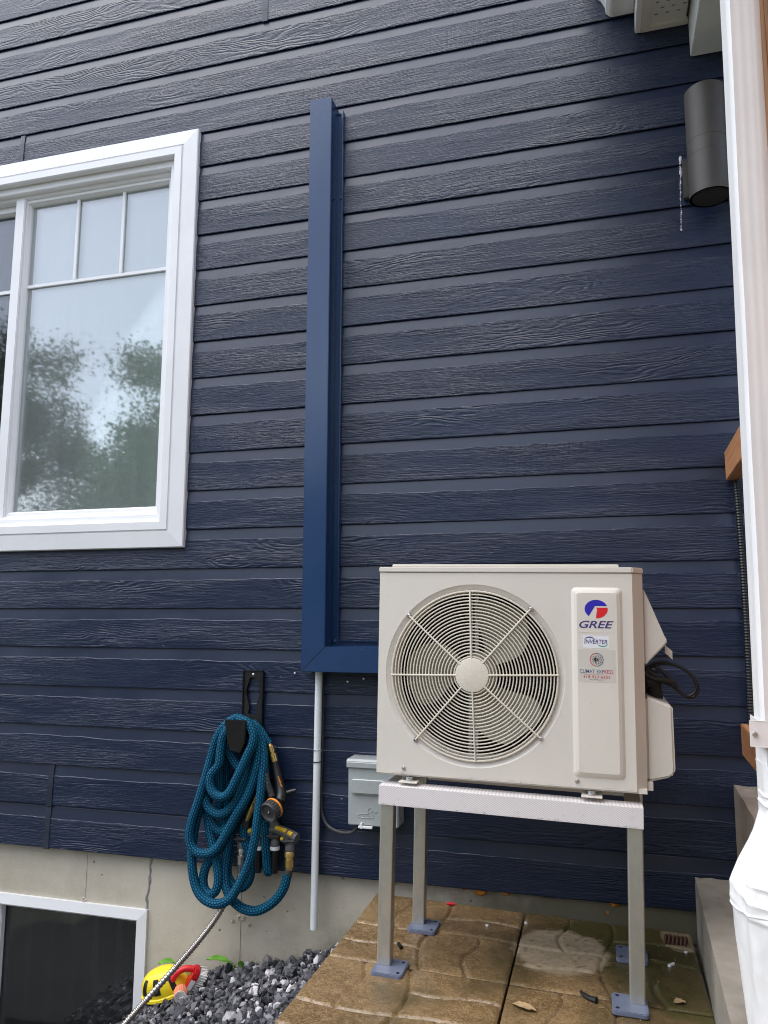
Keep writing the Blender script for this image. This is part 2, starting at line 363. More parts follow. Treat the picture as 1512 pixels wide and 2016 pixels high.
dx2 = t.math('DIVIDE', t.math('SUBTRACT', sp.outputs[0], 0.185), 0.055); dy2 = t.math('DIVIDE', t.math('ADD', sp.outputs[1], 0.075), 0.10)
dry2 = t.ramp(t.math('ADD', t.math('SQRT', t.math('ADD', t.math('MULTIPLY', dx2, dx2), t.math('MULTIPLY', dy2, dy2))), t.math('MULTIPLY', wx, 3.0)), 0.93, 1.0, 0.55, 0.0)
spots = t.ramp(t.n('TexVoronoi', i={'Vector': t.n('Mapping', i={'Vector': pos, 'Scale': (1, 1.3, 1)}).outputs[0], 'Scale': 42.0}).outputs[0], 0.16, 0.30)
dry = t.math('MULTIPLY', t.math('MAXIMUM', dry, dry2), t.ramp(spots, 0, 1, 0.35, 1.0))
dcol = t.mix(t.ramp(b, 0.3, 0.7), (0.235, 0.180, 0.112), (0.335, 0.268, 0.180))
col = t.mix(dry, col, dcol)
wet = t.ramp(t.noise(pos, 5.0, 4.0), 0.40, 0.60, 0.09, 0.38)
rough = t.n('Mix', data_type='FLOAT', i={0: dry, 2: wet, 3: 0.85}).outputs[0]
h = t.math('ADD', t.math('MULTIPLY', b, 0.8), t.math('MULTIPLY', fine, 0.5))
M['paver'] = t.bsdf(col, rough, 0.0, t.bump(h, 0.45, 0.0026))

# stones: colour stored per stone
t = NT('gravel_stone'); at = t.n('Attribute', attribute_name='tone'); c = t.coord(rnd=False)
M['gravel'] = t.bsdf(t.mix(t.ramp(t.noise(c, 90.0, 4.0, 0.6), 0.35, 0.75, 0, 0.22), at.outputs[0], (0.22, 0.22, 0.25)), 0.5, 0.0, t.bump(t.noise(c, 160.0, 4.0), 0.5, 0.002))
M['soil'] = simple('dark_soil', (0.030, 0.028, 0.024), 0.9, 0.0, 0.3, 30, 0.6, 0.006)
# lawn beyond
t = NT('lawn'); c = t.coord(rnd=False)
M['lawn'] = t.bsdf(t.mix(t.noise(c, 1.5, 6.0, 0.7), (0.060, 0.068, 0.042), (0.100, 0.102, 0.072)), 0.85, 0.0, t.bump(t.noise(c, 40.0, 5.0), 0.8, 0.03))
# foliage
t = NT('foliage'); r = t.n('NewGeometry').outputs['Random Per Island']
M['leaf'] = t.bsdf(t.mix(r, (0.030, 0.060, 0.012), (0.085, 0.130, 0.028)), 0.5, 0.0)
M['bark'] = simple('bark', (0.09, 0.065, 0.045), 0.9, 0.0, 0.3, 12, 0.7, 0.01)
M['weed'] = simple('weed_green', (0.115, 0.30, 0.028), 0.45, 0.0, 0.25, 40, 0.3, 0.001)
M['dry_leaf'] = simple('dry_leaf', (0.32, 0.22, 0.11), 0.7, 0.0, 0.2, 60, 0.3)
# orange cedar
t = NT('cedar'); c = t.coord(rnd=True)
g = t.noise(t.n('Mapping', i={'Vector': c, 'Scale': (60, 60, 2.5)}).outputs[0], 1.0, 4.0, 0.6, 0.8)
M['cedar'] = t.bsdf(t.mix(t.ramp(g, 0.3, 0.7), (0.30, 0.140, 0.062), (0.43, 0.220, 0.105)), 0.6, 0.0, t.bump(g, 0.3, 0.0015))
t = NT('lumber'); c = t.coord(rnd=True)
g = t.noise(t.n('Mapping', i={'Vector': c, 'Scale': (70, 3, 70)}).outputs[0], 1.0, 4.0, 0.6, 0.8)
M['lumber'] = t.bsdf(t.mix(t.ramp(g, 0.3, 0.7), (0.36, 0.155, 0.062), (0.50, 0.235, 0.105)), 0.65, 0.0, t.bump(g, 0.3, 0.0015))
# glazing: sealed double unit (four reflecting faces)
def glazing(name, tint, boost, haze):
    t = NT(name); f = t.n('Fresnel', i={'IOR': 1.5}).outputs[0]
    fac = t.math('MINIMUM', t.math('MULTIPLY', f, boost), 0.9)
    tr = t.n('BsdfTransparent', i={'Color': tint}); w = t.noise(t.coord(rnd=False), 2.2, 2.0)
    gl = t.n('BsdfGlossy', i={'Color': (0.97, 0.97, 1.0), 'Roughness': 0.025, 'Normal': t.bump(w, 0.08, 0.01)})
    mx = t.n('MixShader', i={0: fac, 1: tr.outputs[0], 2: gl.outputs[0]})
    veil = t.n('BsdfDiffuse', i={'Color': (0.80, 0.84, 0.82, 1)})     # added milky haze, painting in the paleness of reflections and curtain
    m2 = t.n('MixShader', i={0: haze, 1: mx.outputs[0], 2: veil.outputs[0]}); t.t.links.new(m2.outputs[0], t.out.inputs[0]); return t.mat
M['glass'] = glazing('double_glazing', (0.86, 0.91, 0.88, 1), 4.2, 0.095)
M['glass_dark'] = glazing('screened_glazing', (0.45, 0.47, 0.48, 1), 2.0, 0.015)
t = NT('water'); M['water'] = t.bsdf((0.9, 0.92, 0.95), 0.03, 0.0, **{'Transmission Weight': 1.0, 'IOR': 1.33})

def text_mesh(name, body, x0, x1, z0, z1, y, mat, parent, shear=0.0, bold=0.0, yoff=0.0, spacing=1.0):
    cu = bpy.data.curves.new(name, 'FONT'); cu.body = body; cu.extrude = 0.0; cu.offset = bold; cu.shear = shear; cu.space_character = spacing; cu.resolution_u = 3
    o = bpy.data.objects.new(name, cu); COL.objects.link(o)
    dg = bpy.context.evaluated_depsgraph_get(); me = bpy.data.meshes.new_from_object(o.evaluated_get(dg)); bpy.data.objects.remove(o)
    xs = [v.co.x for v in me.vertices]; ys = [v.co.y for v in me.vertices]
    ax, bx, ay, by = min(xs), max(xs), min(ys), max(ys)
    for v in me.vertices:
        v.co = Vector((x0 + (v.co.x - ax) / (bx - ax) * (x1 - x0), y, z0 + (v.co.y - ay) / (by - ay) * (z1 - z0)))
    me.materials.clear(); me.materials.append(mat); me.name = name
    return link(name, me, parent)
# ------------------------------------------------------------------ ground
def lerp_tab(tab, x):
    if x <= tab[0][0]: return tab[0][1]
    for (a, b), (c, d) in zip(tab, tab[1:]):
        if x <= c: return b + (d - b) * (x - a) / (c - a)
    return tab[-1][1]
GT = [(-3.0, -0.66), (-1.75, -0.62), (-1.537, -0.47), (-1.426, -0.372), (-1.242, -0.30), (-1.009, -0.245), (-0.855, -0.20), (-0.70, -0.125), (-0.60, -0.12)]
def gravel_h(x, y):
    return lerp_tab(GT, x) + 0.06 * min(0, y) + 0.012 * noise.noise(Vector((x * 5, y * 5, 0)))
mb = MB(); GZ = -0.72
def gfun(u, v):
    x = -60 + 120 * u; y = -60 + 90 * v
    return (x, y, GZ)
mb.grid(gfun, 24, 18)
tag(mb.build('ground', M['lawn']), kind='structure')
mb = MB()
mb.grid(lambda u, v: (-2.9 + 2.3 * u, -1.7 + 1.72 * v, gravel_h(-2.9 + 2.3 * u, -1.7 + 1.72 * v) - 0.012), 70, 50)
tag(mb.build('gravel_bed', M['soil']), kind='structure')
# earth bank that carries the patio, out of view below the slabs
mb = MB(); mb.box(-0.68, 0.30, -1.40, 0.012, -0.80, -0.062); tag(mb.build('patio_base', M['soil']), kind='structure')

# gravel stones: nobody could count them
def stone_template(seed):
    rnd = random.Random(seed); bm = bmesh.new(); bmesh.ops.create_icosphere(bm, subdivisions=1, radius=1.0)
    # cleave with random planes for broken facets
    for v in bm.verts:
        v.co *= rnd.uniform(0.72, 1.12)
    for _ in range(5):
        n = Vector((rnd.gauss(0, 1), rnd.gauss(0, 1), rnd.gauss(0, 1))).normalized(); d = rnd.uniform(0.45, 0.8)
        for v in bm.verts:
            k = v.co.dot(n) - d
            if k > 0: v.co -= n * k
    vs_ = [v.co.copy() for v in bm.verts]; fs = [[v.index for v in f.verts] for f in bm.faces]; bm.free(); return vs_, fs
TEMPL = [stone_template(i) for i in range(14)]
rg = random.Random(3); V = []; F = []; T = []
N_ST = 0
for k in range(9500):
    x = rg.uniform(-1.95, -0.685); y = rg.uniform(-1.25, 0.012)
    z = gravel_h(x, y) + rg.uniform(-0.010, 0.012)
    s = rg.choice((0.008, 0.010, 0.012, 0.014, 0.017)) * rg.uniform(0.8, 1.15)
    if rg.random() < 0.04: s *= 1.35
    vs_, fs = TEMPL[rg.randrange(14)]
    m = Matrix.Rotation(rg.uniform(0, 6.28), 3, 'Z') @ Matrix.Rotation(rg.uniform(-.7, .7), 3, 'X') @ Matrix.Rotation(rg.uniform(0, 6.28), 3, 'Y') @ Matrix.Diagonal((s * rg.uniform(.9, 1.5), s, s * rg.uniform(.55, .95)))
    b = len(V); o = Vector((x, y, z)); V += [tuple(m @ q + o) for q in vs_]
    q = rg.random()
    if q < .09: c = rg.uniform(.38, .60); c = (c, c * .96, c * .97)
    elif q < .22: c = rg.uniform(.12, .22); c = (c, c * .96, c * 1.03)
    elif q < .60: c = rg.uniform(.045, .095); c = (c, c * .99, c * 1.12)
    else: c = rg.uniform(.016, .042); c = (c, c * 1.02, c * 1.16)
    for f in fs: F.append([b + i for i in f]); T.append(c)
me = bpy.data.meshes.new('gravel'); me.from_pydata(V, [], F); me.materials.append(M['gravel'])
ca = me.attributes.new('tone', 'FLOAT_COLOR', 'FACE')
flat = []
for c in T: flat += [c[0], c[1], c[2], 1.0]
ca.data.foreach_set('color', flat)
tag(link('gravel', me), 'loose dark slate and white gravel beside the patio', 'gravel', kind='stuff')

# ------------------------------------------------------------------ patio of cast slabs
SLAB = 0.4500; TILT = 0.027
def groove_depth(u, v):
    d = 0.0
    def g(dist, w=0.0046): return math.exp(-(dist / w) ** 2)
    u0 = .5 + .040 * math.sin(2 * math.pi * v + .6); d = max(d, g((u - u0) * SLAB))
    v0 = .5 + .022 * math.sin(2 * math.pi * u + .3); d = max(d, g((v - v0) * SLAB))
    if v < v0: # far half
        if u < u0: d = max(d, g((u - (.25 + .030 * math.sin(4 * math.pi * v + .4))) * SLAB))
        else: d = max(d, g((v - (.25 + .020 * math.sin(4 * math.pi * u + .9))) * SLAB))
    else:
        if u < u0: d = max(d, g((v - (.75 + .020 * math.sin(4 * math.pi * u + .2))) * SLAB))
        else: d = max(d, g((u - (.76 + .030 * math.sin(4 * math.pi * v + .8))) * SLAB))
    return d
def slab_mesh():
    mb = MB(); n = 104; hs_ = SLAB / 2
    def fn(i, j):
        u, v = i, j
        ed = min(u, 1 - u, v, 1 - v) * SLAB
        z = -0.0060 * groove_depth(u, 1 - v) - 0.004 * math.exp(-(ed / 0.0035) ** 2)
        z += 0.0010 * noise.noise(Vector((u * 9, v * 9, 3)))
        return (-hs_ + SLAB * u, -hs_ + SLAB * v, z)
    mb.grid(fn, n, n)
    # skirt
    b = 0; W_ = n + 1
    edge = [i for i in range(W_)] + [j * W_ + n for j in range(1, W_)] + [n * W_ + i for i in range(n - 1, -1, -1)] + [j * W_ for j in range(n - 1, 0, -1)]
    lo = mb.add([(mb.v[i][0], mb.v[i][1], -0.055) for i in edge]); m = len(edge)
    for k in range(m):
        mb.face((edge[k], lo + k, lo + (k + 1) % m, edge[(k + 1) % m]))
    mb.face([lo + k for k in reversed(range(m))])
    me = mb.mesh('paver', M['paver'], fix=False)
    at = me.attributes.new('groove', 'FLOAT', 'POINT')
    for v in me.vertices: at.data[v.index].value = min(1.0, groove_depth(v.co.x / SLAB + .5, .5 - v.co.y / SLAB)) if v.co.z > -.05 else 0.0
    return me
patio = empty('patio', (-0.5, 0, 0)); patio.rotation_euler = (0, TILT, 0)
tag(patio, 'brown grooved cast concrete slab patio, wet and mossy, under the heat pump', 'patio', kind='structure')
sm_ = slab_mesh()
rj = random.Random(5)
for r_ in range(3):
    for c_ in range(2):
        x = -0.690 + SLAB / 2 + c_ * (SLAB + 0.006) + 0.5; y = -0.034 - SLAB / 2 - r_ * (SLAB + 0.006)
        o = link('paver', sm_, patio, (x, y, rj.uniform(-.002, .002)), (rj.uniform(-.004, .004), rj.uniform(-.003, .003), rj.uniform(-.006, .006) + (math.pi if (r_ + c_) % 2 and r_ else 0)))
def pz(x): return -TILT * (x + 0.5)     # top of the patio

# ------------------------------------------------------------------ house
house = empty('house', (0, 0.0, 0)); tag(house, 'house wall of navy blue wood-grain lap siding on a concrete foundation', 'house')
COURSE = 0.14; Z0 = 1.02
WX0, WX1, WZ0, WZ1 = -3.005, -1.425, 1.106, 2.700     # window opening behind the trim
def board(x0, x1, zb, seed, off=0.0, width_only=None):
    rb = random.Random(seed); n = max(2, int((x1 - x0) / 0.022)); mb = MB(); rows = []
    jit = [0.0]; 
    for i in range(n): jit.append(max(-.0035, min(.0035, jit[-1] * .75 + rb.uniform(-.0016, .0016))))
    for i in range(n + 1):
        x = x0 + (x1 - x0) * i / n; j = jit[i]; w = 0.0005 * math.sin(x * 2.1 + seed)
        e = 0.0006 * rb.uniform(-1, 1)
        P = [(0.008, 0.0055), (-0.0065, 0.0055), (-0.0120, e), (-0.0130, 0.0025 + e), (-0.0128, 0.050), (-0.0124, 0.1000 + j), (-0.0110, 0.1018 + j), (-0.0087, 0.1200), (-0.0062, COURSE), (0.0015, COURSE + 0.018)]
        rows.append(mb.add([(x, y + w - off, zz) for y, zz in P]))
    k = len(P)
    for a, b in zip(rows, rows[1:]):
        for q in range(k - 1):
            mb.face((a + q, b + q, b + q + 1, a + q + 1), 1 if q >= 6 else 0, False)
    for a in (rows[0], rows[-1]): mb.face([a + q for q in range(k)])
    o = mb.build('siding_board', [M['siding'], M['siding_smooth']], house, loc=(0, 0, zb), fix=True)
    return o
seed = 100
JO = {15: [-1.156], 12: [-2.245], -6: [-1.922], -7: [-1.925], 19: [-0.4], 5: [-3.3], 9: [0.7]}
for k in range(-7, 22):
    zb = Z0 + COURSE * k - (0.006 if k == -7 else 0)
    spans = [(-3.7, 1.3)]
    if 1 <= k <= 11:
        spans = [(-3.7, WX0), (WX1, 1.3)]
    for jx in JO.get(k, []):
        ns = []
        for a, b in spans:
            if a < jx < b: ns += [(a, jx - .001), (jx + .001, b)]
            else: ns.append((a, b))
        spans = ns
    for a, b in spans:
        seed += 1; o = board(a, b, zb, seed)
    for jx in JO.get(k, []):
        seed += 1; mb = MB()
        P = [(-0.0150, -0.003), (-0.0155, 0.050), (-0.0142, 0.0985), (-0.0125, 0.1200), (-0.0105, COURSE - .001), (0.006, COURSE - .001), (0.006, -0.003)]
        mb.prism(P, jx - .011, jx + .011, 'x'); mb.build('joint_cover', M['joint'], house, loc=(0, 0, zb))
# sheathing behind the boards, leaving the window open
mb = MB()
mb.box(-3.7, WX0 + .012, 0.0095, 0.10, 0.03, 3.95); mb.box(WX1 - .012, 1.3, 0.0095, 0.10, 0.03, 3.95)
mb.box(WX0 + .012, WX1 - .012, 0.0095, 0.10, 0.03, WZ0 + .012); mb.box(WX0 + .012, WX1 - .012, 0.0095, 0.10, WZ1 - .012, 3.95)
mb.build('wall_sheathing', M['siding_smooth'], house)
# foundation with an opening for the basement window
BX0, BX1, BZ0, BZ1 = -2.75, -1.532, -0.78, -0.155
mb = MB()
mb.box(BX1, 1.3, 0.022, 0.28, -0.9, 0.060); mb.box(-3.7, BX0, 0.022, 0.28, -0.9, 0.060)
mb.box(BX0, BX1, 0.022, 0.28, BZ1, 0.060); mb.box(BX0, BX1, 0.022, 0.28, -0.9, BZ0)
fo = mb.build('foundation', M['concrete'], house)
# form joints: slim raised fins of cement, a smeared crack and patched tie holes
def fin(x, z0, z1, w, seed, mat, name, proud=0.003, wig=0.004):
    rb = random.Random(seed); mb = MB(); n = max(6, int((z1 - z0) / .012)); L = []; Rr = []; ox = 0
    for i in range(n + 1):
        z = z0 + (z1 - z0) * i / n; ox = ox * .85 + rb.uniform(-wig, wig); ww = w * rb.uniform(.6, 1.4)
        L.append((x + ox - ww, z)); Rr.append((x + ox + ww, z))
    b0 = mb.add([(p[0], 0.0225, p[1]) for p in L]); b1 = mb.add([((p[0] + q[0]) / 2, 0.022 - proud * rb.uniform(.5, 1.2), p[1]) for p, q in zip(L, Rr)]); b2 = mb.add([(p[0], 0.0225, p[1]) for p in Rr])
    for i in range(n):
        mb.face((b0 + i, b1 + i, b1 + i + 1, b0 + i + 1)); mb.face((b1 + i, b2 + i, b2 + i + 1, b1 + i + 1))
    return mb.build(name, mat, fo)
fin(-1.777, -0.155, 0.034, 0.0013, 1, M['caulk_grey'], 'form_joint', .0015, .0003)
fin(-1.177, -0.27, 0.034, 0.0012, 2, M['caulk_grey'], 'form_joint', .0015, .0003)
fin(-0.20, -0.1, 0.034, 0.0012, 4, M['caulk_grey'], 'form_joint', .0015, .0003)
fin(-1.527, -0.155, 0.034, 0.0065, 3, M['caulk_grey'], 'crack_filler', .004, .004)
for (x, z, r, sd) in ((-1.177, -0.138, .020, 5), (-1.781, -0.138, .012, 6), (-1.145, -0.155, .010, 8), (-1.205, -0.150, .009, 9)):
    rb = random.Random(sd); mb = MB(); n = 16
    P = [(x + r * rb.uniform(.6, 1.2) * math.cos(6.283 * i / n), z + r * rb.uniform(.45, .95) * math.sin(6.283 * i / n)) for i in range(n)]
    a = mb.add([(p[0], .0225, p[1]) for p in P]); c = mb.add([(x + (p[0] - x) * .55, .022 - .004 * rb.uniform(.3, 1.2), z + (p[1] - z) * .55) for p in P]); e = mb.add([(x, .021, z)])
    for i in range(n):
        j = (i + 1) % n; mb.face((a + i, a + j, c + j, c + i)); mb.face((c + i, c + j, e))
    mb.build('tie_hole_patch', M['concrete'], fo)

# ---- upstairs window
win = empty('window', (0, 0, 0), parent=house); win['label'] = 'white vinyl slider window with a row of small panes on top'
def frame_part(name, prof, x0, x1, z0, z1, mat, parent, sides='LRTB', bevel=0.0):
    """profile (d,y): d = distance inward from the outer edge; mitred pieces, one mesh per side"""
    for s_ in sides:
        mb = MB(); rows = []
        for end in (0, 1):
            pts = []
            for d, y in prof:
                if s_ == 'T': pts.append((x0 + d if end == 0 else x1 - d, y, z1 - d))
                if s_ == 'B': pts.append((x0 + d if end == 0 else x1 - d, y, z0 + d))
                if s_ == 'L': pts.append((x0 + d, y, z0 + d if end == 0 else z1 - d))
                if s_ == 'R': pts.append((x1 - d, y, z0 + d if end == 0 else z1 - d))
            rows.append(mb.add(pts))
        n = len(prof)
        for q in range(n):
            q2 = (q + 1) % n; mb.face((rows[0] + q, rows[1] + q, rows[1] + q2, rows[0] + q2))
        for r_ in rows: mb.face([r_ + q for q in range(n)])
        mb.build(name, mat, parent, bevel=bevel)
OX0, OX1, OZ0, OZ1 = -3.012, -1.415, 1.096, 2.710
frame_part('trim', [(0, 0.0), (0, -.026), (.003, -.030), (.058, -.034), (.060, -.030), (.064, -.030), (.066, -.036), (.094, -.036), (.098, -.032), (.098, 0.09), (0.02, 0.09), (.02, 0)], OX0, OX1, OZ0, OZ1, M['vinyl'], win, bevel=0)
frame_part('outer_frame', [(0, -0.006), (.026, -.006), (.030, -.001), (.030, .016), (.040, .020), (.044, .026), (.044, .085), (0, .085)], OX0 + .0985, OX1 - .0985, OZ0 + .0985, OZ1 - .0985, M['vinyl'], win)
# fixed right-hand pane and sliding left-hand sash
gx0, gx1, gz0, gz1 = -2.232, OX1 - .140, OZ0 + .140, OZ1 - .140
frame_part('sash_frame', [(0, .030), (.016, .030), (.024, .046), (.024, .080), (0, .080)], gx0 - .018, gx1 + .002, gz0 - .002, gz1 + .002, M['vinyl'], win)
mb = MB(); mb.box(gx0 - .052, gx0 - .006, .018, .034, gz0 - .01, gz1 + .01); mb.build('meeting_stile', M['vinyl'], win, bevel=.003)
mb = MB(); mb.box(gx0, gx1, .056, .062, gz0, gz1); mb.build('pane', M['glass'], win)
zb_ = 2.196
def bar(x0, x1, z0, z1, nm='muntin'):
    mb = MB(); mb.box(x0, x1, .047, .0555, z0, z1); mb.build(nm, M['vinyl'], win, bevel=.0015)
bar(gx0 + .006, gx1 - .022, zb_ - .007, zb_ + .007); bar(-1.792, -1.778, zb_ + .0072, gz1 - .02); bar(-2.007, -1.993, zb_ + .0072, gz1 - .02)
lx0, lx1 = OX0 + .140, gx0 - .030
frame_part('sliding_sash', [(0, .050), (.030, .050), (.036, .064), (.036, .100), (0, .100)], lx0 - .002, lx1 + .030, gz0 - .002, gz1 + .002, M['vinyl'], win)
mb = MB(); mb.box(lx0, lx1, .076, .082, gz0, gz1); mb.build('pane', M['glass_dark'], win)
for a in (gx0 - .25, gx0 - .47):
    mb = MB(); mb.box(a - .006, a + .006, .068, .0755, zb_ + .0072, gz1 - .03); mb.build('muntin', M['vinyl'], win)
mb = MB(); mb.box(lx0 + .02, lx1 - .006, .068, .0755, zb_ - .007, zb_ + .007); mb.build('muntin', M['vinyl'], win)
# inner storm sash with two latches, sheer curtains and the room
mb = MB(); mb.box(-2.150, -2.108, .125, .150, gz0 - .04, gz1 + .02); mb.build('inner_stile', M['inner_frame'], win, bevel=.003)
mb = MB(); mb.box(-2.100, -2.062, .158, .180, gz0 - .04, gz1 + .02); mb.build('inner_stile', M['curtain'], win, bevel=.003)
mb = MB(); mb.box(-2.25, -1.53, .125, .170, gz0 - .06, gz0 - .012); mb.build('inner_sill', M['inner_frame'], win, bevel=.003)
for lz in (gz0 + .13, gz1 - .24):
    for lx in (-2.082, -2.225):
        mb = MB(); mb.box(lx - .008, lx + .008, .108, .124, lz, lz + .055); mb.box(lx - .004, lx + .014, .100, .108, lz + .030, lz + .042); mb.build('latch', M['inner_frame'], win, bevel=.002)
def curtain(x0, x1, y, name='curtain', mat='curtain', folds=9):
    mb = MB(); mb.grid(lambda u, v: (x0 + (x1 - x0) * u, y + .022 * math.sin(u * folds * 6.283 + .6 * math.sin(v * 3)) + .010 * math.sin(u * 31), 1.05 + 1.60 * v), 90, 6); mb.build(name, M[mat], win)
curtain(-2.75, -2.16, .205); curtain(-2.06, -1.46, .175, folds=7)
mb = MB()
for q in ([(-3.4, .11, .6), (-3.4, 3.0, .6), (0, 3.0, .6), (0, .11, .6)], [(-3.4, .11, 3.2), (0, .11, 3.2), (0, 3.0, 3.2), (-3.4, 3.0, 3.2)], [(-3.4, 3, .6), (-3.4, 3, 3.2), (0, 3, 3.2), (0, 3, .6)], [(-3.4, .11, .6), (-3.4, .11, 3.2), (-3.4, 3, 3.2), (-3.4, 3, .6)], [(0, .11, .6), (0, 3, .6), (0, 3, 3.2), (0, .11, 3.2)]):
    b = mb.add(q); mb.face((b, b + 1, b + 2, b + 3))
mb.build('room', M['room'], house)

# ---- basement window
bw = empty('basement_window', (0, 0, 0), parent=house); bw['label'] = 'dark basement window in a white frame low in the concrete'
frame_part('frame', [(0, 0.012), (.034, 0.008), (.040, .014), (.040, .050), (.048, .052), (.050, .075), (.058, .078), (.060, .110), (0, .110)], BX0 - .002, BX1 + .008, BZ0, BZ1 + .010, M['vinyl'], bw)
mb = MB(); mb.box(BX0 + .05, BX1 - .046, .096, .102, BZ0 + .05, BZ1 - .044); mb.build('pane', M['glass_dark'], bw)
mb = MB(); mb.box(-2.202, -2.168, .070, .094, BZ0 + .05, BZ1 - .046); mb.build('meeting_stile', M['vinyl'], bw, bevel=.003)
mb = MB(); mb.box(-2.196, -2.176, .052, .069, -.36, -.30); mb.build('latch', M['vinyl'], bw, bevel=.003)
for i in range(9):
    x = -1.62 - .098 * i
    mb = MB(); a = .35 + .1 * math.sin(i * 2.1)
    mb.prism([(x, .13), (x + .022 * math.cos(a), .13 + .022 * math.sin(a)), (x + .022 * math.cos(a), .133 + .022 * math.sin(a)), (x, .133)], BZ0, BZ1 + .02, 'z'); mb.build('blind_slat', M['blind'], bw)
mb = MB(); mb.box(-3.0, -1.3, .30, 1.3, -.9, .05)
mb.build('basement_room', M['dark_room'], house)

# ---- porch eave coming out over the right-hand end
def along(name, poly, mat, parent=house, y0=-1.9, y1=-0.015, bevel=0):
    mb = MB(); mb.prism(poly, y0, y1, 'y'); return mb.build(name, mat, parent, bevel=bevel)
along('gutter', [(.040, 2.985), (.052, 2.985), (.052, 2.945), (.060, 2.925), (.078, 2.905), (.090, 2.880), (.092, 2.858), (.103, 2.846), (.110, 2.842), (.180, 2.842), (.180, 2.985), (.176, 2.985), (.176, 2.848), (.112, 2.848), (.106, 2.852), (.098, 2.862), (.096, 2.882), (.084, 2.909), (.066, 2.929), (.058, 2.946), (.058, 2.991), (.040, 2.991)], M['alu_white'])
along('fascia', [(.1815, 2.985), (.1815, 2.764), (.1985, 2.764), (.1985, 2.985)], M['alu_white'], bevel=.0015)
so = along('soffit', [(.199, 2.780), (.199, 2.7655), (.226, 2.7655), (.228, 2.772), (.338, 2.772), (.338, 2.780)], M['soffit'])
for iy in range(22):
    for ix in range(6):
        mb = MB(); x = .240 + ix * .0165; y = -.075 - iy * .050 - (ix % 2) * .025
        mb.box(x, x + .010, y - .0012, y + .0012, 2.7705, 2.7730); mb.build('vent_slot', M['slot'], so)
along('soffit_trim', [(.1988, 2.7640), (.3445, 2.7640), (.3445, 2.7780), (.1988, 2.7780)], M['soffit'], y0=-.034, y1=-.0135, bevel=.001)
along('beam_wrap', [(.345, 2.985), (.347, 2.645), (.60, 2.645), (.60, 2.985)], M['alu_white'], bevel=.002)
mb = MB(); mb.box(.03, 1.2, -2.2, -.016, 2.995, 3.03); mb.build('porch_roof', M['soffit'], house)
# white caulk run down the siding beside the lamp
rb = random.Random(9); mb = MB(); z = 2.306; x = .301
while z > 2.055:
    r_ = rb.uniform(.0012, .0030) * (1.7 if z > 2.24 else 1); kz = (z - Z0) % COURSE
    ys = -.0128 if kz < .101 else -.0110 + (kz - .102) * .125
    mb.lathe([(0, 0), (r_, .001), (r_ * .7, .003), (0, .0035)], (x, ys + .001, z), (0, -1, 0), 8); z -= rb.uniform(.003, .0065); x += rb.uniform(-.0010, .0009)
mb.build('caulk_drip', M['caulk'], house)
# ------------------------------------------------------------------ blue line-set cover on the wall
lc = empty('line_cover', (-0.89, 0, 0.67)); tag(lc, 'blue L-shaped metal line cover running down the wall to the heat pump', 'line cover')
def P_(o, x, y, z): return (x - o[0], y - o[1], z - o[2])
LO = (-0.89, 0, 0.67)
def shift(mb, o=LO): mb.v = [(x - o[0], y - o[1], z - o[2]) for x, y, z in mb.v]; return mb
xl, xr, yf = -.934, -.853, -.090
zt, zi, zo = 2.690, .757, .676          # top, inner and outer corner of the mitre
mb = MB()   # vertical run: front, sides, top, mitred at the foot
b = mb.add([(xl, yf, zo), (xr, yf, zi), (xr, yf, zt - .004), (xl, yf, zt), (xl, -.003, zo), (xr, -.003, zi), (xr, -.003, zt - .004), (xl, -.003, zt)])
for q in ((0, 1, 2, 3), (1, 5, 6, 2), (0, 3, 7, 4), (3, 2, 6, 7), (4, 7, 6, 5)): mb.face([b + i for i in q])
shift(mb).build('vertical_duct', M['duct'], lc, bevel=.0015)
mb = MB(); b = mb.add([(xl + .0006, yf, zo), (xr, yf, zi - .0006), (-.42, yf, zi), (-.42, yf, zo), (xl + .0006, -.003, zo), (xr, -.003, zi), (-.42, -.003, zi), (-.42, -.003, zo)])
for q in ((0, 3, 2, 1), (1, 2, 6, 5), (0, 4, 7, 3), (3, 7, 6, 2)): mb.face([b + i for i in q])
shift(mb).build('horizontal_duct', M['duct'], lc, bevel=.0015)
mb = MB(); d_ = Vector((xr - xl, 0, zi - zo)).normalized(); nn = Vector((-d_.z, 0, d_.x)) * .0009
b = mb.add([Vector((xl, yf - .0007, zo)) - nn, Vector((xr, yf - .0007, zi)) - nn, Vector((xr, yf - .0007, zi)) + nn, Vector((xl, yf - .0007, zo)) + nn]); mb.face((b, b + 1, b + 2, b + 3))
shift(mb).build('mitre_seam', M['seam'], lc, fix=False)
mb = MB(); mb.prism([(xr, -.016), (-.832, -.016), (-.832, -.028), (-.8295, -.028), (-.8295, -.0135), (xr, -.0135)], .775, 2.672, 'z'); shift(mb).build('flange', M['duct'], lc)
mb = MB(); mb.box(xr + .002, -.42, -.016, -.0138, .757, .7748); mb.box(xr + .022, -.42, -.027, -.016, .7725, .7748); shift(mb).build('flange', M['duct'], lc)
mb = MB(); mb.prism([(xl, -.016), (-.955, -.016), (-.955, -.0135), (xl, -.0135)], .70, 2.672, 'z'); shift(mb).build('flange', M['duct'], lc)
for (x, z) in ((-.838, 2.340), (-.843, .772), (-.847, 2.668)):
    mb = MB(); mb.lathe([(.0055, 0), (.0055, .004), (.003, .006), (0, .006)], (x, -.016, z), (0, -1, 0), 10); shift(mb).build('screw', M['duct_dark'], lc)
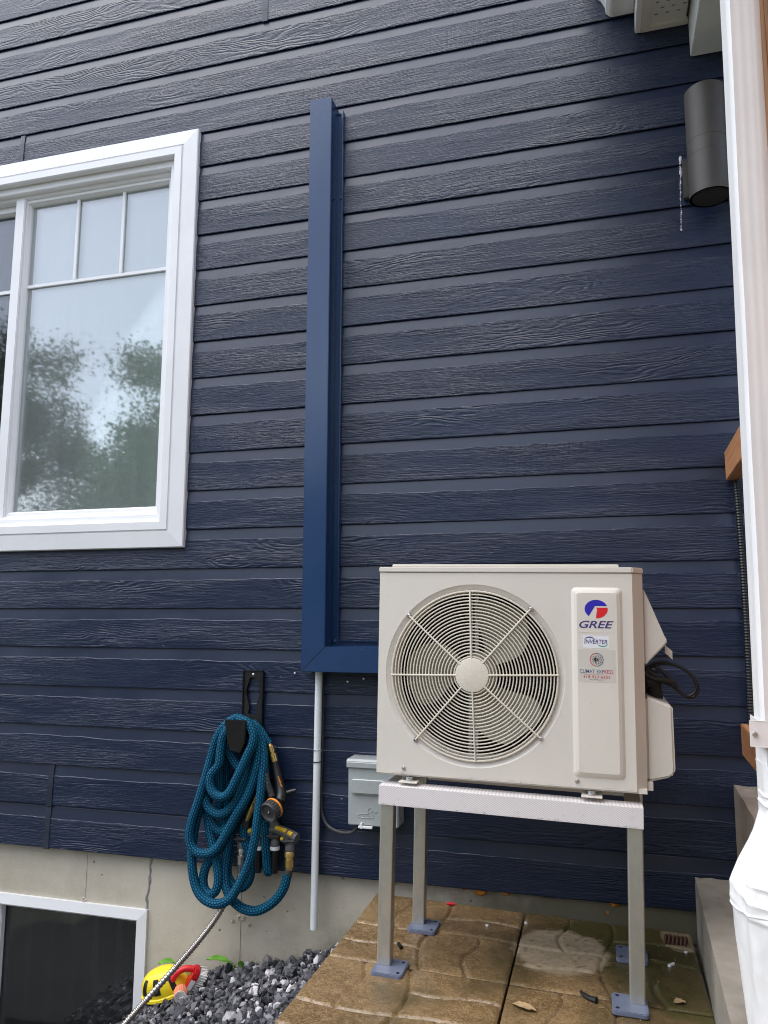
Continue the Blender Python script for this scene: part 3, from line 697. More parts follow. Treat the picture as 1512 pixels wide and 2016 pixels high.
# droplets clinging to the cover
def droplets(name, pts, parent, o, nrm=(0, -1, 0)):
    mb = MB()
    for (x, y, z, r) in pts: mb.lathe([(r, -.0002), (r * .9, r * .35), (r * .5, r * .62), (0, r * .72)], (x, y, z), nrm, 8)
    mb.v = [(a - o[0], b_ - o[1], c - o[2]) for a, b_, c in mb.v]
    return tag(mb.build(name, M['water'], parent), kind='stuff')
rb = random.Random(21)
droplets('rain_droplets', [(rb.uniform(xl + .008, xr - .008) if rb.random() < .7 else rb.uniform(xl + .02, -.70), yf, 0, rb.uniform(.0010, .0022)) for _ in range(0)] +
         [(rb.uniform(xl + .008, xr - .006), yf, rb.uniform(.80, 1.5), rb.uniform(.0010, .0024)) for _ in range(60)] + [(rb.uniform(xr, -.70), yf, rb.uniform(.685, .75), rb.uniform(.0010, .0022)) for _ in range(26)], lc, LO)

# ------------------------------------------------------------------ conduit, cable, disconnect box
cp = empty('conduit_pipe', (-.89, -.04, -.12)); tag(cp, 'thin pale grey plastic pipe hanging below the blue line cover', 'pipe')
mb = MB(); mb.lathe([(.0118, 0), (.0118, .80)], (0, 0, 0), (0, 0, 1), 20); mb.lathe([(.0095, .002), (.0095, .05)], (0, 0, -.0015), (0, 0, 1), 16)
mb.v = [(x - .006 * (1 - min(1, max(0, z / .8))), y, z) for x, y, z in mb.v]; mb.build('pipe', M['pvc'], cp)
for z, m in ((.545, 'steel'), (.508, 'black')):
    mb = MB(); mb.tube([(.0128 * math.cos(a * 6.2832 / 24) - .002, .0128 * math.sin(a * 6.2832 / 24), z + .001 * math.cos(a * .26)) for a in range(25)], .0016 if m == 'black' else .0010, 6, closed=True)
    if m == 'steel': mb.tube([(.010, -.010, z), (.014, -.014, z + .004), (.016, -.012, z), (.013, -.013, z - .005)], .0009, 6, n=4)
    mb.build('tie', M[m], cp)
pcbl = MB(); pcbl.tube([(-.884, -.022, .660), (-.882, -.022, .560), (-.882, -.022, .47), (-.884, -.022, .35), (-.884, -.022, .27), (-.880, -.022, .226), (-.857, -.03, .191), (-.812, -.045, .178), (-.770, -.056, .183), (-.750, -.058, .200), (-.747, -.058, .214)], .0052, 10, n=6)
tag(pcbl.build('power_cable', M['rubber']), 'black cable running down the pipe and curving into the grey box', 'cable')

DB = (-.69, -.012, .19)
db = empty('disconnect_box', DB); tag(db, 'grey metal electrical disconnect box half hidden by the heat pump', 'electrical box')
mb = MB(); mb.box(-.771, -.610, -.086, -.012, .214, .392); shift(mb, DB).build('box_body', M['box_grey'], db, bevel=.003)
mb = MB(); mb.prism([(-.094, .386), (-.094, .404), (-.088, .412), (-.012, .412), (-.012, .386)], -.775, -.606, 'x'); shift(mb, DB).build('hood', M['box_grey'], db, bevel=.002)
mb = MB(); mb.prism(rrect(-.762, -.620, .308, .356, .012), -.098, -.086, 'y'); shift(mb, DB).build('raised_panel', M['box_grey'], db, bevel=.005, bseg=3)
mb = MB(); mb.box(-.735, -.690, -.096, -.0862, .2085, .2150); mb.box(-.728, -.722, -.0965, -.086, .207, .224); shift(mb, DB).build('latch', M['white_plastic'], db, bevel=.001)
emb = [(-.742, .244), (-.728, .238), (-.705, .238), (-.690, .240), (-.688, .247), (-.694, .251), (-.696, .257), (-.690, .262), (-.684, .259), (-.676, .258), (-.684, .255), (-.692, .266), (-.700, .268), (-.706, .262), (-.703, .254), (-.712, .250), (-.728, .250), (-.742, .244)]
mb = MB(); mb.tube([(x, -.0866, z) for x, z in emb], .0012, 6, n=3); shift(mb, DB).build('embossed_emblem', M['box_grey'], db)
text_mesh('embossed_lettering', 'midwest', -.722 - DB[0], -.696 - DB[0], .240 - DB[2], .2465 - DB[2], -.0869 - DB[1], M['box_grey'], db)

# ------------------------------------------------------------------ hose hanger, hose, fittings
HH = (-1.132, 0, .41)
hh = empty('hose_hanger', HH); tag(hh, 'black plastic wall hook carrying the coiled teal hose', 'hose hanger')
# back plate with a scalloped cut-out: built as a strip between outer and inner outline
n = 40; outer = rrect(-1.168, -1.096, .395, .671, .010, 9); inner = []
mb = MB()
def scal(z): return .0185 + .0055 * math.cos((z - .60) * 62)
NO = []
zs = [.525 + (.648 - .525) * i / 24 for i in range(25)]
Lx = [(-1.132 - (scal(z) if 0 < i < 24 else .010), z) for i, z in enumerate(zs)]; Rx = [(-1.132 + (scal(z) if 0 < i < 24 else .010), z) for i, z in enumerate(zs)]
def quadstrip(A, B, y0, y1):
    a = mb.add([(p[0], y0, p[1]) for p in A]); b_ = mb.add([(p[0], y0, p[1]) for p in B]); c = mb.add([(p[0], y1, p[1]) for p in A]); d = mb.add([(p[0], y1, p[1]) for p in B])
    for i in range(len(A) - 1):
        mb.face((a + i, b_ + i, b_ + i + 1, a + i + 1)); mb.face((c + i, d + i, d + i + 1, c + i + 1)); mb.face((a + i, a + i + 1, c + i + 1, c + i)); mb.face((b_ + i, b_ + i + 1, d + i + 1, d + i))
quadstrip([(-1.166, z) for _, z in Lx], Lx, -.024, -.014); quadstrip(Rx, [(-1.098, z) for _, z in Rx], -.024, -.014)
mb.box(-1.166, -1.098, -.024, -.014, .648, .668); mb.box(-1.166, -1.098, -.024, -.014, .395, .525)
shift(mb, HH).build('back_plate', M['black'], hh)
mb = MB()
for x in (-1.1675, -1.0965): mb.box(x - .0022, x + .0022, -.029, -.014, .395, .668)
mb.box(-1.1675, -1.0965, -.029, -.014, .6682, .6720); shift(mb, HH).build('rim', M['black'], hh, bevel=.001)
mb = MB(); mb.prism([(-.024, .470), (-.075, .476), (-.128, .490), (-.128, .484), (-.075, .440), (-.024, .415)], -1.160, -1.106, 'x'); shift(mb, HH).build('arm', M['black'], hh, bevel=.003)
mb = MB(); b = mb.add([(-1.176, -.138, .522), (-1.100, -.136, .522), (-1.106, -.130, .452), (-1.122, -.128, .418), (-1.160, -.128, .425), (-1.170, -.130, .460)]); b2 = mb.add([(x, y + .007, z) for x, y, z in mb.v[b:b + 6]])
mb.face([b + i for i in range(6)]); mb.face([b2 + i for i in reversed(range(6))])
for i in range(6): mb.face((b + i, b + (i + 1) % 6, b2 + (i + 1) % 6, b2 + i))
shift(mb, HH).build('front_stop', M['black'], hh, bevel=.002)
for x, y, z in ((-1.132, -.024, .658),): 
    mb = MB(); mb.lathe([(.0042, 0), (.0042, .001), (.002, .0022), (0, .0022)], (x, y, z), (0, -1, 0), 12); shift(mb, HH).build('screw', M['chrome'], hh)

HOSE = {
'A': [[-1.117,-0.075,0.5],[-1.155,-0.085,0.521],[-1.189,-0.1,0.5],[-1.22,-0.1,0.457],[-1.238,-0.1,0.4],[-1.255,-0.105,0.33],[-1.275,-0.108,0.26],[-1.296,-0.11,0.194],[-1.302,-0.112,0.148],[-1.291,-0.113,0.115],[-1.264,-0.113,0.098],[-1.228,-0.11,0.1],[-1.199,-0.107,0.123],[-1.171,-0.105,0.17],[-1.141,-0.105,0.222],[-1.111,-0.105,0.269],[-1.089,-0.1,0.324],[-1.074,-0.097,0.389],[-1.076,-0.092,0.443],[-1.096,-0.085,0.488],[-1.136,-0.08,0.516]],
'B': [[-1.135,-0.06,0.507],[-1.178,-0.06,0.51],[-1.217,-0.065,0.466],[-1.239,-0.07,0.395],[-1.261,-0.075,0.319],[-1.282,-0.08,0.239],[-1.298,-0.085,0.169],[-1.303,-0.09,0.106],[-1.297,-0.095,0.044],[-1.278,-0.1,-0.012],[-1.244,-0.105,-0.043],[-1.198,-0.108,-0.052],[-1.154,-0.11,-0.032],[-1.126,-0.112,0.006],[-1.1,-0.115,0.053],[-1.08,-0.118,0.105],[-1.068,-0.118,0.163],[-1.062,-0.115,0.221],[-1.057,-0.11,0.283],[-1.056,-0.1,0.34],[-1.057,-0.09,0.398],[-1.071,-0.08,0.451],[-1.098,-0.07,0.491]],
'C': [[-1.219,-0.05,0.449],[-1.244,-0.05,0.381],[-1.262,-0.055,0.286],[-1.267,-0.062,0.217],[-1.253,-0.07,0.16],[-1.232,-0.08,0.109],[-1.214,-0.085,0.057],[-1.206,-0.088,0.013],[-1.214,-0.09,-0.02],[-1.235,-0.088,-0.033],[-1.257,-0.083,-0.02],[-1.265,-0.08,0.01],[-1.257,-0.078,0.047],[-1.238,-0.072,0.078],[-1.208,-0.07,0.121],[-1.174,-0.068,0.174],[-1.145,-0.066,0.226],[-1.121,-0.064,0.283],[-1.108,-0.062,0.344]],
'D': [[-1.161,-0.115,0.504],[-1.187,-0.118,0.47],[-1.196,-0.118,0.423],[-1.201,-0.12,0.377],[-1.225,-0.122,0.344],[-1.226,-0.124,0.312],[-1.21,-0.126,0.287],[-1.182,-0.126,0.279],[-1.156,-0.126,0.296],[-1.135,-0.125,0.336],[-1.114,-0.122,0.38],[-1.098,-0.12,0.415],[-1.084,-0.118,0.447],[-1.084,-0.115,0.479],[-1.108,-0.11,0.51],[-1.145,-0.105,0.521]],
'E': [[-1.256,-0.085,0.326],[-1.266,-0.09,0.279],[-1.252,-0.094,0.244],[-1.227,-0.096,0.223],[-1.198,-0.096,0.218],[-1.168,-0.094,0.236],[-1.145,-0.09,0.266],[-1.127,-0.086,0.306],[-1.112,-0.082,0.356],[-1.104,-0.08,0.412],[-1.108,-0.085,0.459],[-1.12,-0.095,0.488]],
'F': [[-1.275,-0.06,0.263],[-1.264,-0.064,0.213],[-1.243,-0.068,0.178],[-1.212,-0.07,0.158],[-1.19,-0.066,0.177],[-1.164,-0.06,0.228],[-1.141,-0.056,0.28],[-1.125,-0.054,0.341]],
'P': [[-1.209,-0.09,0.451],[-1.215,-0.085,0.389],[-1.219,-0.075,0.316],[-1.22,-0.065,0.263],[-1.226,-0.055,0.218]],
'Q': [[-1.194,-0.075,0.435],[-1.182,-0.075,0.403],[-1.161,-0.08,0.377],[-1.14,-0.085,0.36]],
'R': [[-1.212,-0.045,0.401],[-1.215,-0.045,0.334],[-1.21,-0.045,0.264],[-1.21,-0.05,0.195],[-1.219,-0.052,0.153]],
'G': [[-1.15,-0.05,0.51],[-1.105,-0.055,0.498],[-1.075,-0.06,0.471],[-1.059,-0.06,0.451],[-1.051,-0.06,0.44]],
'G2': [[-1.123,-0.04,0.502],[-1.087,-0.045,0.469],[-1.069,-0.05,0.423],[-1.067,-0.05,0.362],[-1.075,-0.048,0.296]],
'H': [[-0.973,-0.075,0.048],[-0.985,-0.078,0.004],[-1.013,-0.08,-0.034],[-1.052,-0.082,-0.061],[-1.087,-0.082,-0.071],[-1.128,-0.082,-0.064],[-1.163,-0.08,-0.041],[-1.186,-0.075,-0.007],[-1.195,-0.068,0.035],[-1.193,-0.062,0.084],[-1.184,-0.055,0.138],[-1.173,-0.05,0.188]],
'I': [[-1.132,-0.06,0.184],[-1.134,-0.06,0.152],[-1.125,-0.06,0.121],[-1.114,-0.055,0.084],[-1.11,-0.052,0.047],[-1.117,-0.05,0.009],[-1.14,-0.05,-0.015],[-1.172,-0.05,-0.011],[-1.193,-0.05,0.016],[-1.194,-0.05,0.057],[-1.189,-0.045,0.107]],
'J': [[-1.064,-0.06,0.198],[-1.059,-0.06,0.153],[-1.054,-0.06,0.099],[-1.049,-0.06,0.054],[-1.047,-0.055,0.043],[-1.046,-0.05,0.056],[-1.051,-0.045,0.1],[-1.056,-0.04,0.148],[-1.054,-0.04,0.189]],
}

GH = (-1.17, -.07, .30)
gh = empty('garden_hose', GH); tag(gh, 'teal braided garden hose coiled over the black wall hook', 'hose')
mb = MB()
for k, pts in HOSE.items():
    rr = .0148 if k not in ('G',) else .0105
    mb.tube(pts, rr, 14, n=9, uvs=True)
shift(mb, GH).build('braided_tube', M['hose'], gh, fix=False)
def fitting(name, segs, a, b, mat, parent, o, seg=14):
    """segs: (fraction along, radius) profile between points a and b; six-sided pieces when seg = 6"""
    a = Vector(a); b = Vector(b); L = (b - a).length; mb = MB()
    mb.lathe([(r, f * L) for f, r in segs], a, b - a, seg, smooth=seg > 8); shift(mb, o); return mb.build(name, mat, parent)
BR = [(0, .0075), (.12, .0095), (.13, .0125), (.42, .0125), (.43, .0100), (.52, .0100), (.53, .0140), (.92, .0140), (.94, .0120), (1, .0110)]
fitting('brass_coupling', BR, (-1.051, -.060, .441), (-1.031, -.060, .380), M['brass'], gh, GH, 12)
fitting('brass_coupling', [(0, .0025), (.30, .0060), (.42, .0085), (.43, .0115), (.52, .0115), (.53, .0098), (.56, .0110), (.85, .0110), (.86, .0085), (1, .0080)], (-1.079, -.078, .298), (-1.121, -.072, .196), M['brass'], gh, GH, 12)
fitting('sleeve', [(0, .0110), (1, .0125)], (-1.119, -.071, .202), (-1.132, -.062, .176), M['rubber'], gh, GH)
fitting('brass_coupling', [(0, .0150), (.10, .0165), (.30, .0165), (.32, .0120), (.40, .0120), (.41, .0150), (.82, .0140), (.84, .0115), (1, .0110)], (-.9695, -.072, .116), (-.9685, -.074, .060), M['brass'], gh, GH, 12)
fitting('sleeve', [(0, .0125), (1, .0140)], (-.9687, -.074, .062), (-.974, -.075, .040), M['rubber'], gh, GH)

SN = (-1.0, -.07, .30)
sn = empty('spray_nozzle', SN); tag(sn, 'black pistol spray nozzle with an orange ring hanging at the end of the hose', 'spray nozzle')
mb = MB(); mb.tube([(-1.031, -.060, .384), (-1.022, -.062, .355), (-1.010, -.068, .320), (-.999, -.078, .290), (-.997, -.092, .268)], lambda i, t: .0125 + .006 * t, 14, n=5); shift(mb, SN).build('grip', M['black'], sn)
mb = MB(); mb.tube([(-1.050, -.088, .375), (-1.045, -.094, .350), (-1.036, -.098, .320), (-1.022, -.098, .285)], lambda i, t: .0075 + .003 * t, 10, n=5)
for i in range(5): mb.tube([(-1.056 + .003 * i, -.100, .352 - .012 * i), (-1.036 + .003 * i, -.108, .349 - .012 * i)], .002, 6)
shift(mb, SN).build('trigger', M['rubber'], sn)
a = Vector((-1.001, -.090, .262)); ax = Vector((-.25, -.85, -.30)).normalized()
mb = MB(); mb.lathe([(.014, -.004), (.026, .006), (.031, .022)], a, ax, 28); shift(mb, SN).build('head_shell', M['black'], sn)
mb = MB(); mb.lathe([(.0318, .0222), (.0330, .0235), (.0330, .0275), (.0318, .0285)], a, ax, 32); shift(mb, SN).build('orange_ring', M['orange'], sn)
mb = MB()
prof = [(.030, .0287), (.031, .050), (.0285, .056), (.024, .054), (.021, .050), (.006, .050), (.005, .053), (0, .053)]
mb.lathe(prof, a, ax, 28)
N_ = ax.orthogonal().normalized(); B_ = ax.cross(N_)
for i in range(22):
    q = N_ * math.cos(i * 6.283 / 22) + B_ * math.sin(i * 6.283 / 22); mb.tube([a + ax * .031 + q * .0305, a + ax * .049 + q * .0312], .0018, 6)
shift(mb, SN).build('dial', M['rubber'], sn)
mb = MB(); mb.lathe([(.0032, .0532), (.0026, .0545), (0, .0545)], a, ax, 12)
shift(mb, SN).build('dial_screw', M['chrome'], sn)
mb = MB(); mb.tube([(-.992, -.066, .288), (-.968, -.062, .296), (-.955, -.060, .300)], lambda i, t: .010 - .004 * t, 10, n=3); shift(mb, SN).build('flow_knob', M['black'], sn)
tx = text_mesh('lettering', 'melnor', 0, .036, 0, .008, 0, M['orange'], sn, bold=.02)
tx.matrix_local = Matrix.Translation(Vector((-1.0105, -.0845, .343)) - Vector(SN)) @ Matrix.Rotation(R(67), 4, 'Y')
mb = MB(); mb.box(-.0075, -.0015, -.0003, .0003, 0, .008); tb = mb.build('lettering', M['orange'], sn); tb.matrix_local = tx.matrix_local.copy()

SP = (-1.04, -.05, .15)
spl = empty('hose_splitter', SP); tag(spl, 'grey and yellow four-way hose splitter with small valve levers', 'hose splitter')
mb = MB(); mb.tube([(-1.135, -.045, .150), (-1.08, -.045, .162), (-1.028, -.047, .170), (-.985, -.056, .164), (-.948, -.064, .153)], .0165, 14, n=5); shift(mb, SP).build('manifold', M['grey_plastic'], spl, bevel=0)
mb = MB(); mb.tube([(-1.028, -.045, .172), (-1.050, -.040, .200), (-1.055, -.030, .215)], .017, 12, n=3); shift(mb, SP).build('inlet', M['grey_plastic'], spl)
mb = MB(); mb.tube([(-1.022, -.0585, .1795), (-.999, -.0640, .1770), (-.982, -.0680, .1725)], .0075, 8, n=4); shift(mb, SP).build('yellow_inlay', M['yellow'], spl)
mb = MB(); mb.tube([(-.975, -.0695, .1705), (-.960, -.0735, .1660)], .0075, 8); shift(mb, SP).build('yellow_inlay', M['yellow'], spl)
mb = MB(); mb.tube([(-1.128, -.0575, .1600), (-1.108, -.0580, .1650)], .0070, 8); shift(mb, SP).build('yellow_inlay', M['yellow'], spl)
mb = MB(); mb.tube([(-1.002, -.066, .150), (-.992, -.068, .148)], .0060, 8); shift(mb, SP).build('yellow_inlay', M['yellow'], spl)
for (x, y, z, zb2, capd) in ((-1.086, -.050, .148, .118, True), (-1.028, -.052, .152, .122, True), (-.970, -.068, .146, .117, False), (-1.142, -.056, .136, .108, False)):
    mb = MB(); mb.lathe([(.0135, 0), (.0135, .010), (.0150, .012), (.0150, z - zb2)], (x, y, z), (0, 0, -1), 16); shift(mb, SP).build('outlet', M['grey_plastic'], spl)
    mb = MB(); mb.lathe([(.0095, 0), (.0095, .008), (.0075, .010), (0, .010)], (x - .006, y - .013, z + .004), (0, -1, 0), 12); mb.tube([(x - .008, y - .022, z + .004), (x + .022, y - .020, z + .005)], lambda i, t: .0050 - .001 * t, 8)
    mb.tube([(x - .006, y - .022, z + .004), (x - .020, y - .021, z + .003)], .0042, 8)
    shift(mb, SP).build('valve_lever', M['rubber'], spl)
    if capd:
        mb = MB(); mb.lathe([(.0158, 0), (.0162, .001), (.0162, .011), (.0150, .012)], (x, y, zb2), (0, 0, -1), 20); shift(mb, SP).build('white_collar', M['white_plastic'], spl)
        mb = MB(); mb.lathe([(.0130, 0), (.0120, .055), (.011, .070)], (x, y, zb2 - .0122), (0, 0, -1), 14); shift(mb, SP).build('quick_plug', M['black'], spl)

MH = (-1.39, -.33, -.343)
mh = empty('metal_hose', MH); tag(mh, 'silver corrugated metal hose running from the wall splitter down to the lower left', 'metal hose')
path = catmull([(-1.142, -.060, .030), (-1.149, -.068, .000), (-1.171, -.09, -.041), (-1.203, -.12, -.102), (-1.241, -.16, -.158), (-1.285, -.2, -.213), (-1.33, -.25, -.269), (-1.372, -.3, -.322), (-1.41, -.36, -.372), (-1.47, -.44, -.43), (-1.56, -.52, -.52)], 34)
mb = MB(); mb.tube(path, lambda i, t: .0104 if i % 4 in (0, 1) else .0084, 12); shift(mb, MH).build('corrugated_tube', M['flex'], mh)
fitting('coupling', [(0, .0140), (.12, .0150), (.14, .0120), (.22, .0120), (.24, .0155), (.30, .0155), (.32, .0135), (.55, .0135), (.57, .0120), (1, .0085)], (-1.141, -.058, .108), (-1.143, -.061, .020), M['chrome'], mh, MH, 14)
# ------------------------------------------------------------------ stand and heat pump (both follow the slight fall of the patio)
ST = (-.5, -.36, 0.0)
stand = empty('equipment_stand', ST, (0, TILT * .85, 0)); tag(stand, 'aluminium stand with four square legs carrying the heat pump', 'stand')
def sh(mb): return shift(mb, ST)
def zfix(x): return 0.0
ZR0, ZR1 = .386, .433       # front rail
mb = MB(); mb.prism([(-.522, ZR0), (-.522, ZR1), (-.470, ZR1 + .001), (-.470, ZR1 - .003), (-.5185, ZR1 - .004), (-.5185, ZR0)], -.557, .074, 'x'); sh(mb).build('front_rail', M['rail'], stand, bevel=.0008)
mb = MB(); mb.prism([(-.193, ZR0), (-.193, ZR1), (-.245, ZR1 + .001), (-.245, ZR1 - .003), (-.1965, ZR1 - .004), (-.1965, ZR0)], -.557, .074, 'x'); sh(mb).build('rear_rail', M['rail'], stand, bevel=.0008)
for x0, x1 in ((-.5555, -.5205), (.038, .0725)):
    mb = MB(); mb.box(x0, x1, -.469, -.246, ZR1 - .040, ZR1 - .0045); sh(mb).build('cross_tube', M['tube'], stand, bevel=.002)
LW = .034
for (x, y, sx) in ((-.553, -.5175, 1), (-.553 + .024, -.246, 1), (.0375, -.5175, -1), (.052, -.246, -1)):
    zt_ = ZR1 - .0045 if y < -.4 else ZR1 - .005
    mb = MB(); mb.prism(rrect(x, x + LW, y, y + LW, .003, 2), .010, zt_, 'z'); sh(mb).build('leg', M['tube'], stand)
    fx0 = x - .005 if sx > 0 else x + LW + .005 - .078
    mb = MB(); mb.prism(rrect(fx0, fx0 + .078, y - .042, y + LW + .010, .009, 4), -.001, .0095, 'z')
    fp = sh(mb).build('foot_plate', M['foot'], stand, bevel=.0018)
    hx = (fx0 + .066) if sx > 0 else fx0 + .012
    for hy in (y - .028, y + LW - .004):
        mb = MB(); mb.lathe([(.0042, 0), (.0042, .0006), (0, .0006)], (hx, hy, .0095), (0, 0, 1), 12); sh(mb).build('bolt_hole', M['black'], fp).parent = fp
        fp.children[-1].location = (0, 0, 0)

HP = (-.24, -.36, .45)
hp = empty('heat_pump', HP, (0, TILT * .62, 0)); tag(hp, 'cream outdoor heat pump unit with a round fan grille, standing on aluminium legs', 'heat pump')
def hs2(mb): return shift(mb, HP)
X0, X1, XC = -.560, .072, .097; YF, YB = -.500, -.215; ZB, ZT = .455, .982; ZL = .963
FC = (-.3135, .708); RO = .222
# front sheet with the round opening, the two sides, floor and chamfered right-hand edge
mb = MB(); xs0, xs1, zs0, zs1 = X0, -.078, ZB, ZL
angs = sorted(set([2 * math.pi * i / 96 for i in range(96)] + [math.atan2(zz - FC[1], xx - FC[0]) % (2 * math.pi) for xx in (xs0, xs1) for zz in (zs0, zs1)]))
outp = []
for a in angs:
    c, s_ = math.cos(a), math.sin(a); t_ = 9e9
    if c > 1e-9: t_ = min(t_, (xs1 - FC[0]) / c)
    if c < -1e-9: t_ = min(t_, (xs0 - FC[0]) / c)
    if s_ > 1e-9: t_ = min(t_, (zs1 - FC[1]) / s_)
    if s_ < -1e-9: t_ = min(t_, (zs0 - FC[1]) / s_)
    outp.append((FC[0] + c * t_, YF, FC[1] + s_ * t_))
rows = [mb.add(outp)]
for r_, y in ((RO + .004, YF), (RO, YF + .0035), (.213, YF + .0050), (.2085, YF + .0085), (.2065, YF + .014), (.2050, YF + .060), (.2080, YF + .085)):
    rows.append(mb.add([(FC[0] + math.cos(a) * r_, y, FC[1] + math.sin(a) * r_) for a in angs]))
n = len(angs)
for qi, (a, b) in enumerate(zip(rows, rows[1:])):
    for k in range(n): mb.face((a + k, b + k, b + (k + 1) % n, a + (k + 1) % n), 0, qi > 0)
front = hs2(mb).build('front_panel', M['cream'], hp, fix=True)
mb = MB()
def quad(*p): b = mb.add(p); mb.face((b, b + 1, b + 2, b + 3))
quad((-.078, YF, ZB), (X1, YF, ZB), (X1, YF, ZL), (-.078, YF, ZL))
quad((X1, YF, ZB), (XC, YF + .030, ZB), (XC, YF + .030, ZL), (X1, YF, ZL))
quad((XC, YF + .030, ZB), (XC, YB, ZB), (XC, YB, ZL), (XC, YF + .030, ZL))
hs2(mb).build('service_panel', M['cream'], hp, fix=False)
mb = MB(); quad((X0, YF, ZB), (X0, YF, ZL), (X0 + .003, YF + .045, ZL), (X0 + .003, YF + .045, ZB)); hs2(mb).build('side_panel', M['cream'], hp, fix=False)
mb = MB(); mb.box(X0 + .002, XC - .002, YF + .004, YB, ZB - .004, ZB + .006); hs2(mb).build('base_pan', M['cream'], hp)
mb = MB(); mb.prism([(X0 - .002, YF - .003), (X1 + .001, YF - .003), (XC + .002, YF + .029), (XC + .002, YB), (X0 - .002, YB)], ZL + .0012, ZT - .004, 'z'); mb.prism([(X0 + .030, YF + .010), (X1 - .03, YF + .010), (X1 - .03, YB - .01), (X0 + .030, YB - .01)], ZT - .004, ZT + .004, 'z')
hs2(mb).build('lid', M['cream'], hp, bevel=.002)
# inside: coil, motor bracket, fan
mb = MB(); quad((X0 + .004, -.262, ZB), (-.07, -.262, ZB), (-.07, -.262, ZL), (X0 + .004, -.262, ZL)); quad((X0 + .004, -.262, ZB), (X0 + .004, -.262, ZL), (X0 + .004, YF + .07, ZL), (X0 + .004, YF + .07, ZB)); quad((-.07, YF + .08, ZB), (-.07, YF + .08, ZL), (-.07, -.262, ZL), (-.07, -.262, ZB)); quad((X0, YF + .09, ZL - .001), (X0, -.26, ZL - .001), (-.07, -.26, ZL - .001), (-.07, YF + .09, ZL - .001))
for i in range(22):
    z = ZB + .015 + i * .023; mb.tube([(X0 + .01, -.268, z), (-.072, -.268, z)], .004, 6)
hs2(mb).build('coil', M['black'], hp)
for x in (-.346, -.330):
    mb = MB(); mb.box(x, x + .010, -.362, -.350, ZB + .01, ZL - .005); hs2(mb).build('motor_bracket', M['tube'], hp)
fan = empty('fan', parent=hp); fan.location = (FC[0] - HP[0], -.405 - HP[1], FC[1] - HP[2])
mb = MB(); mb.lathe([(.048, .040), (.052, 0), (.050, -.022), (.040, -.030), (0, -.031)], (0, 0, 0), (0, 1, 0), 32); mb.build('hub', M['blade'], fan)
def blade_fn(th0):
    def f(u, v):     # u across (trailing->leading), v along radius
        r_ = .046 + (.192 - .046) * v
        sweep = R(26) * v ** 1.6; half = R(27) + R(7) * math.sin(v * 3.14) - R(6) * v ** 5
        e = (u - .5) * 2; a = th0 + sweep + e * half - .10 * e * e * v
        rr = r_ * (1 - .10 * max(0, e) ** 3 * v)
        return (rr * math.cos(a), .012 + .022 * e + .006 * e * e, rr * math.sin(a))
    return f
for th in (52, 172, 292):
    mb = MB(); f = blade_fn(R(th)); mb.grid(f, 14, 14); mb.grid(lambda u, v: tuple(Vector(f(u, v)) + Vector((0, .0022, 0))), 14, 14); mb.build('blade', M['blade'], fan, fix=False)
# wire grille
gr = empty('fan_grille', parent=hp); gr.location = (FC[0] - HP[0], YF - HP[1] - .002, FC[1] - HP[2])
gr.rotation_euler = (0, R(-2.0), 0)
def dome(r_): return -.010 + .010 * (r_ / .208) ** 2
NR = 21
for i in range(NR):
    r_ = .0455 + (.2085 - .0455) * i / (NR - 1); wr_ = .00170 if i < NR - 1 else .0024
    mb = MB(); mb.lathe([(r_ + wr_ * math.cos(q * 1.0472), wr_ * math.sin(q * 1.0472)) for q in range(6)], (0, dome(r_), 0), (0, 1, 0), 72, closed=True)
    mb.build('ring', M['cream_wire'], gr, fix=True)
for q in range(8):
    a = q * math.pi / 4 + R(2 if q % 2 else 0); c, s_ = math.cos(a), math.sin(a); e_ = .2195 if q % 2 else .2105
    mb = MB(); mb.tube([(c * r_, dome(r_) - .0022, s_ * r_) for r_ in (.040, .08, .12, .16, .2, e_)], .0022, 6); mb.build('spoke', M['cream_wire'], gr)
    if q % 2:
        mb = MB(); mb.lathe([(.0062, 0), (.0062, .0014), (.0045, .0040), (.0020, .0048), (.0018, .0032), (0, .0032)], (c * .2205, .002, s_ * .2205), (0, -1, 0), 14); mb.build('screw', M['steel'], gr)
mb = MB(); mb.lathe([(.0420, .004), (.0425, .0), (.0410, -.0030), (.030, -.0048), (0, -.0054)], (0, -.010, 0), (0, 1, 0), 48); mb.build('cap', M['cream_wire'], gr)
# raised badge panel on the right
bp = empty('badge_panel', parent=hp)
mb = MB(); yb_ = YF - .0085
A = rrect(-.0725, .0495, .478, .930, .012, 6); B = rrect(-.0650, .0420, .4855, .9225, .009, 6); C = rrect(-.0580, .0350, .4925, .9155, .007, 6)
def ring2(P0, y0, P1, y1):
    a = mb.add([(p[0], y0, p[1]) for p in P0]); b = mb.add([(p[0], y1, p[1]) for p in P1]); m = len(P0)
    for k in range(m): mb.face((a + k, b + k, b + (k + 1) % m, a + (k + 1) % m), 0, True)
    return b, m
ring2(A, YF + .001, B, YF - .005); ring2(B, YF - .005, C, yb_); C2 = rrect(-.0570, .0340, .4935, .9145, .006, 6); b, m = ring2(C, yb_, C2, yb_); C3 = rrect(-.0540, .0310, .4965, .9115, .004, 6); b, m = ring2(C2, yb_, C3, yb_); mb.face([b + k for k in range(m)])
hs2(mb).build('raised_sheet', M['cream'], bp, fix=True)
def flat(name, poly, y, mat):
    mb = MB(); b = mb.add([(p[0], y, p[1]) for p in poly]); mb.face([b + i for i in range(len(poly))]); bm_ = hs2(mb)
    o = bm_.build(name, mat, bp, fix=False)
    o.data.update()
    if o.data.polygons[0].normal.y > 0: o.data.flip_normals()
    return o
y1_ = yb_ - .0006; y2_ = yb_ - .0011
flat('clear_sticker', rrect(-.0562, .0300, .820, .905, .002, 2), yb_ - .0003, M['cream'])
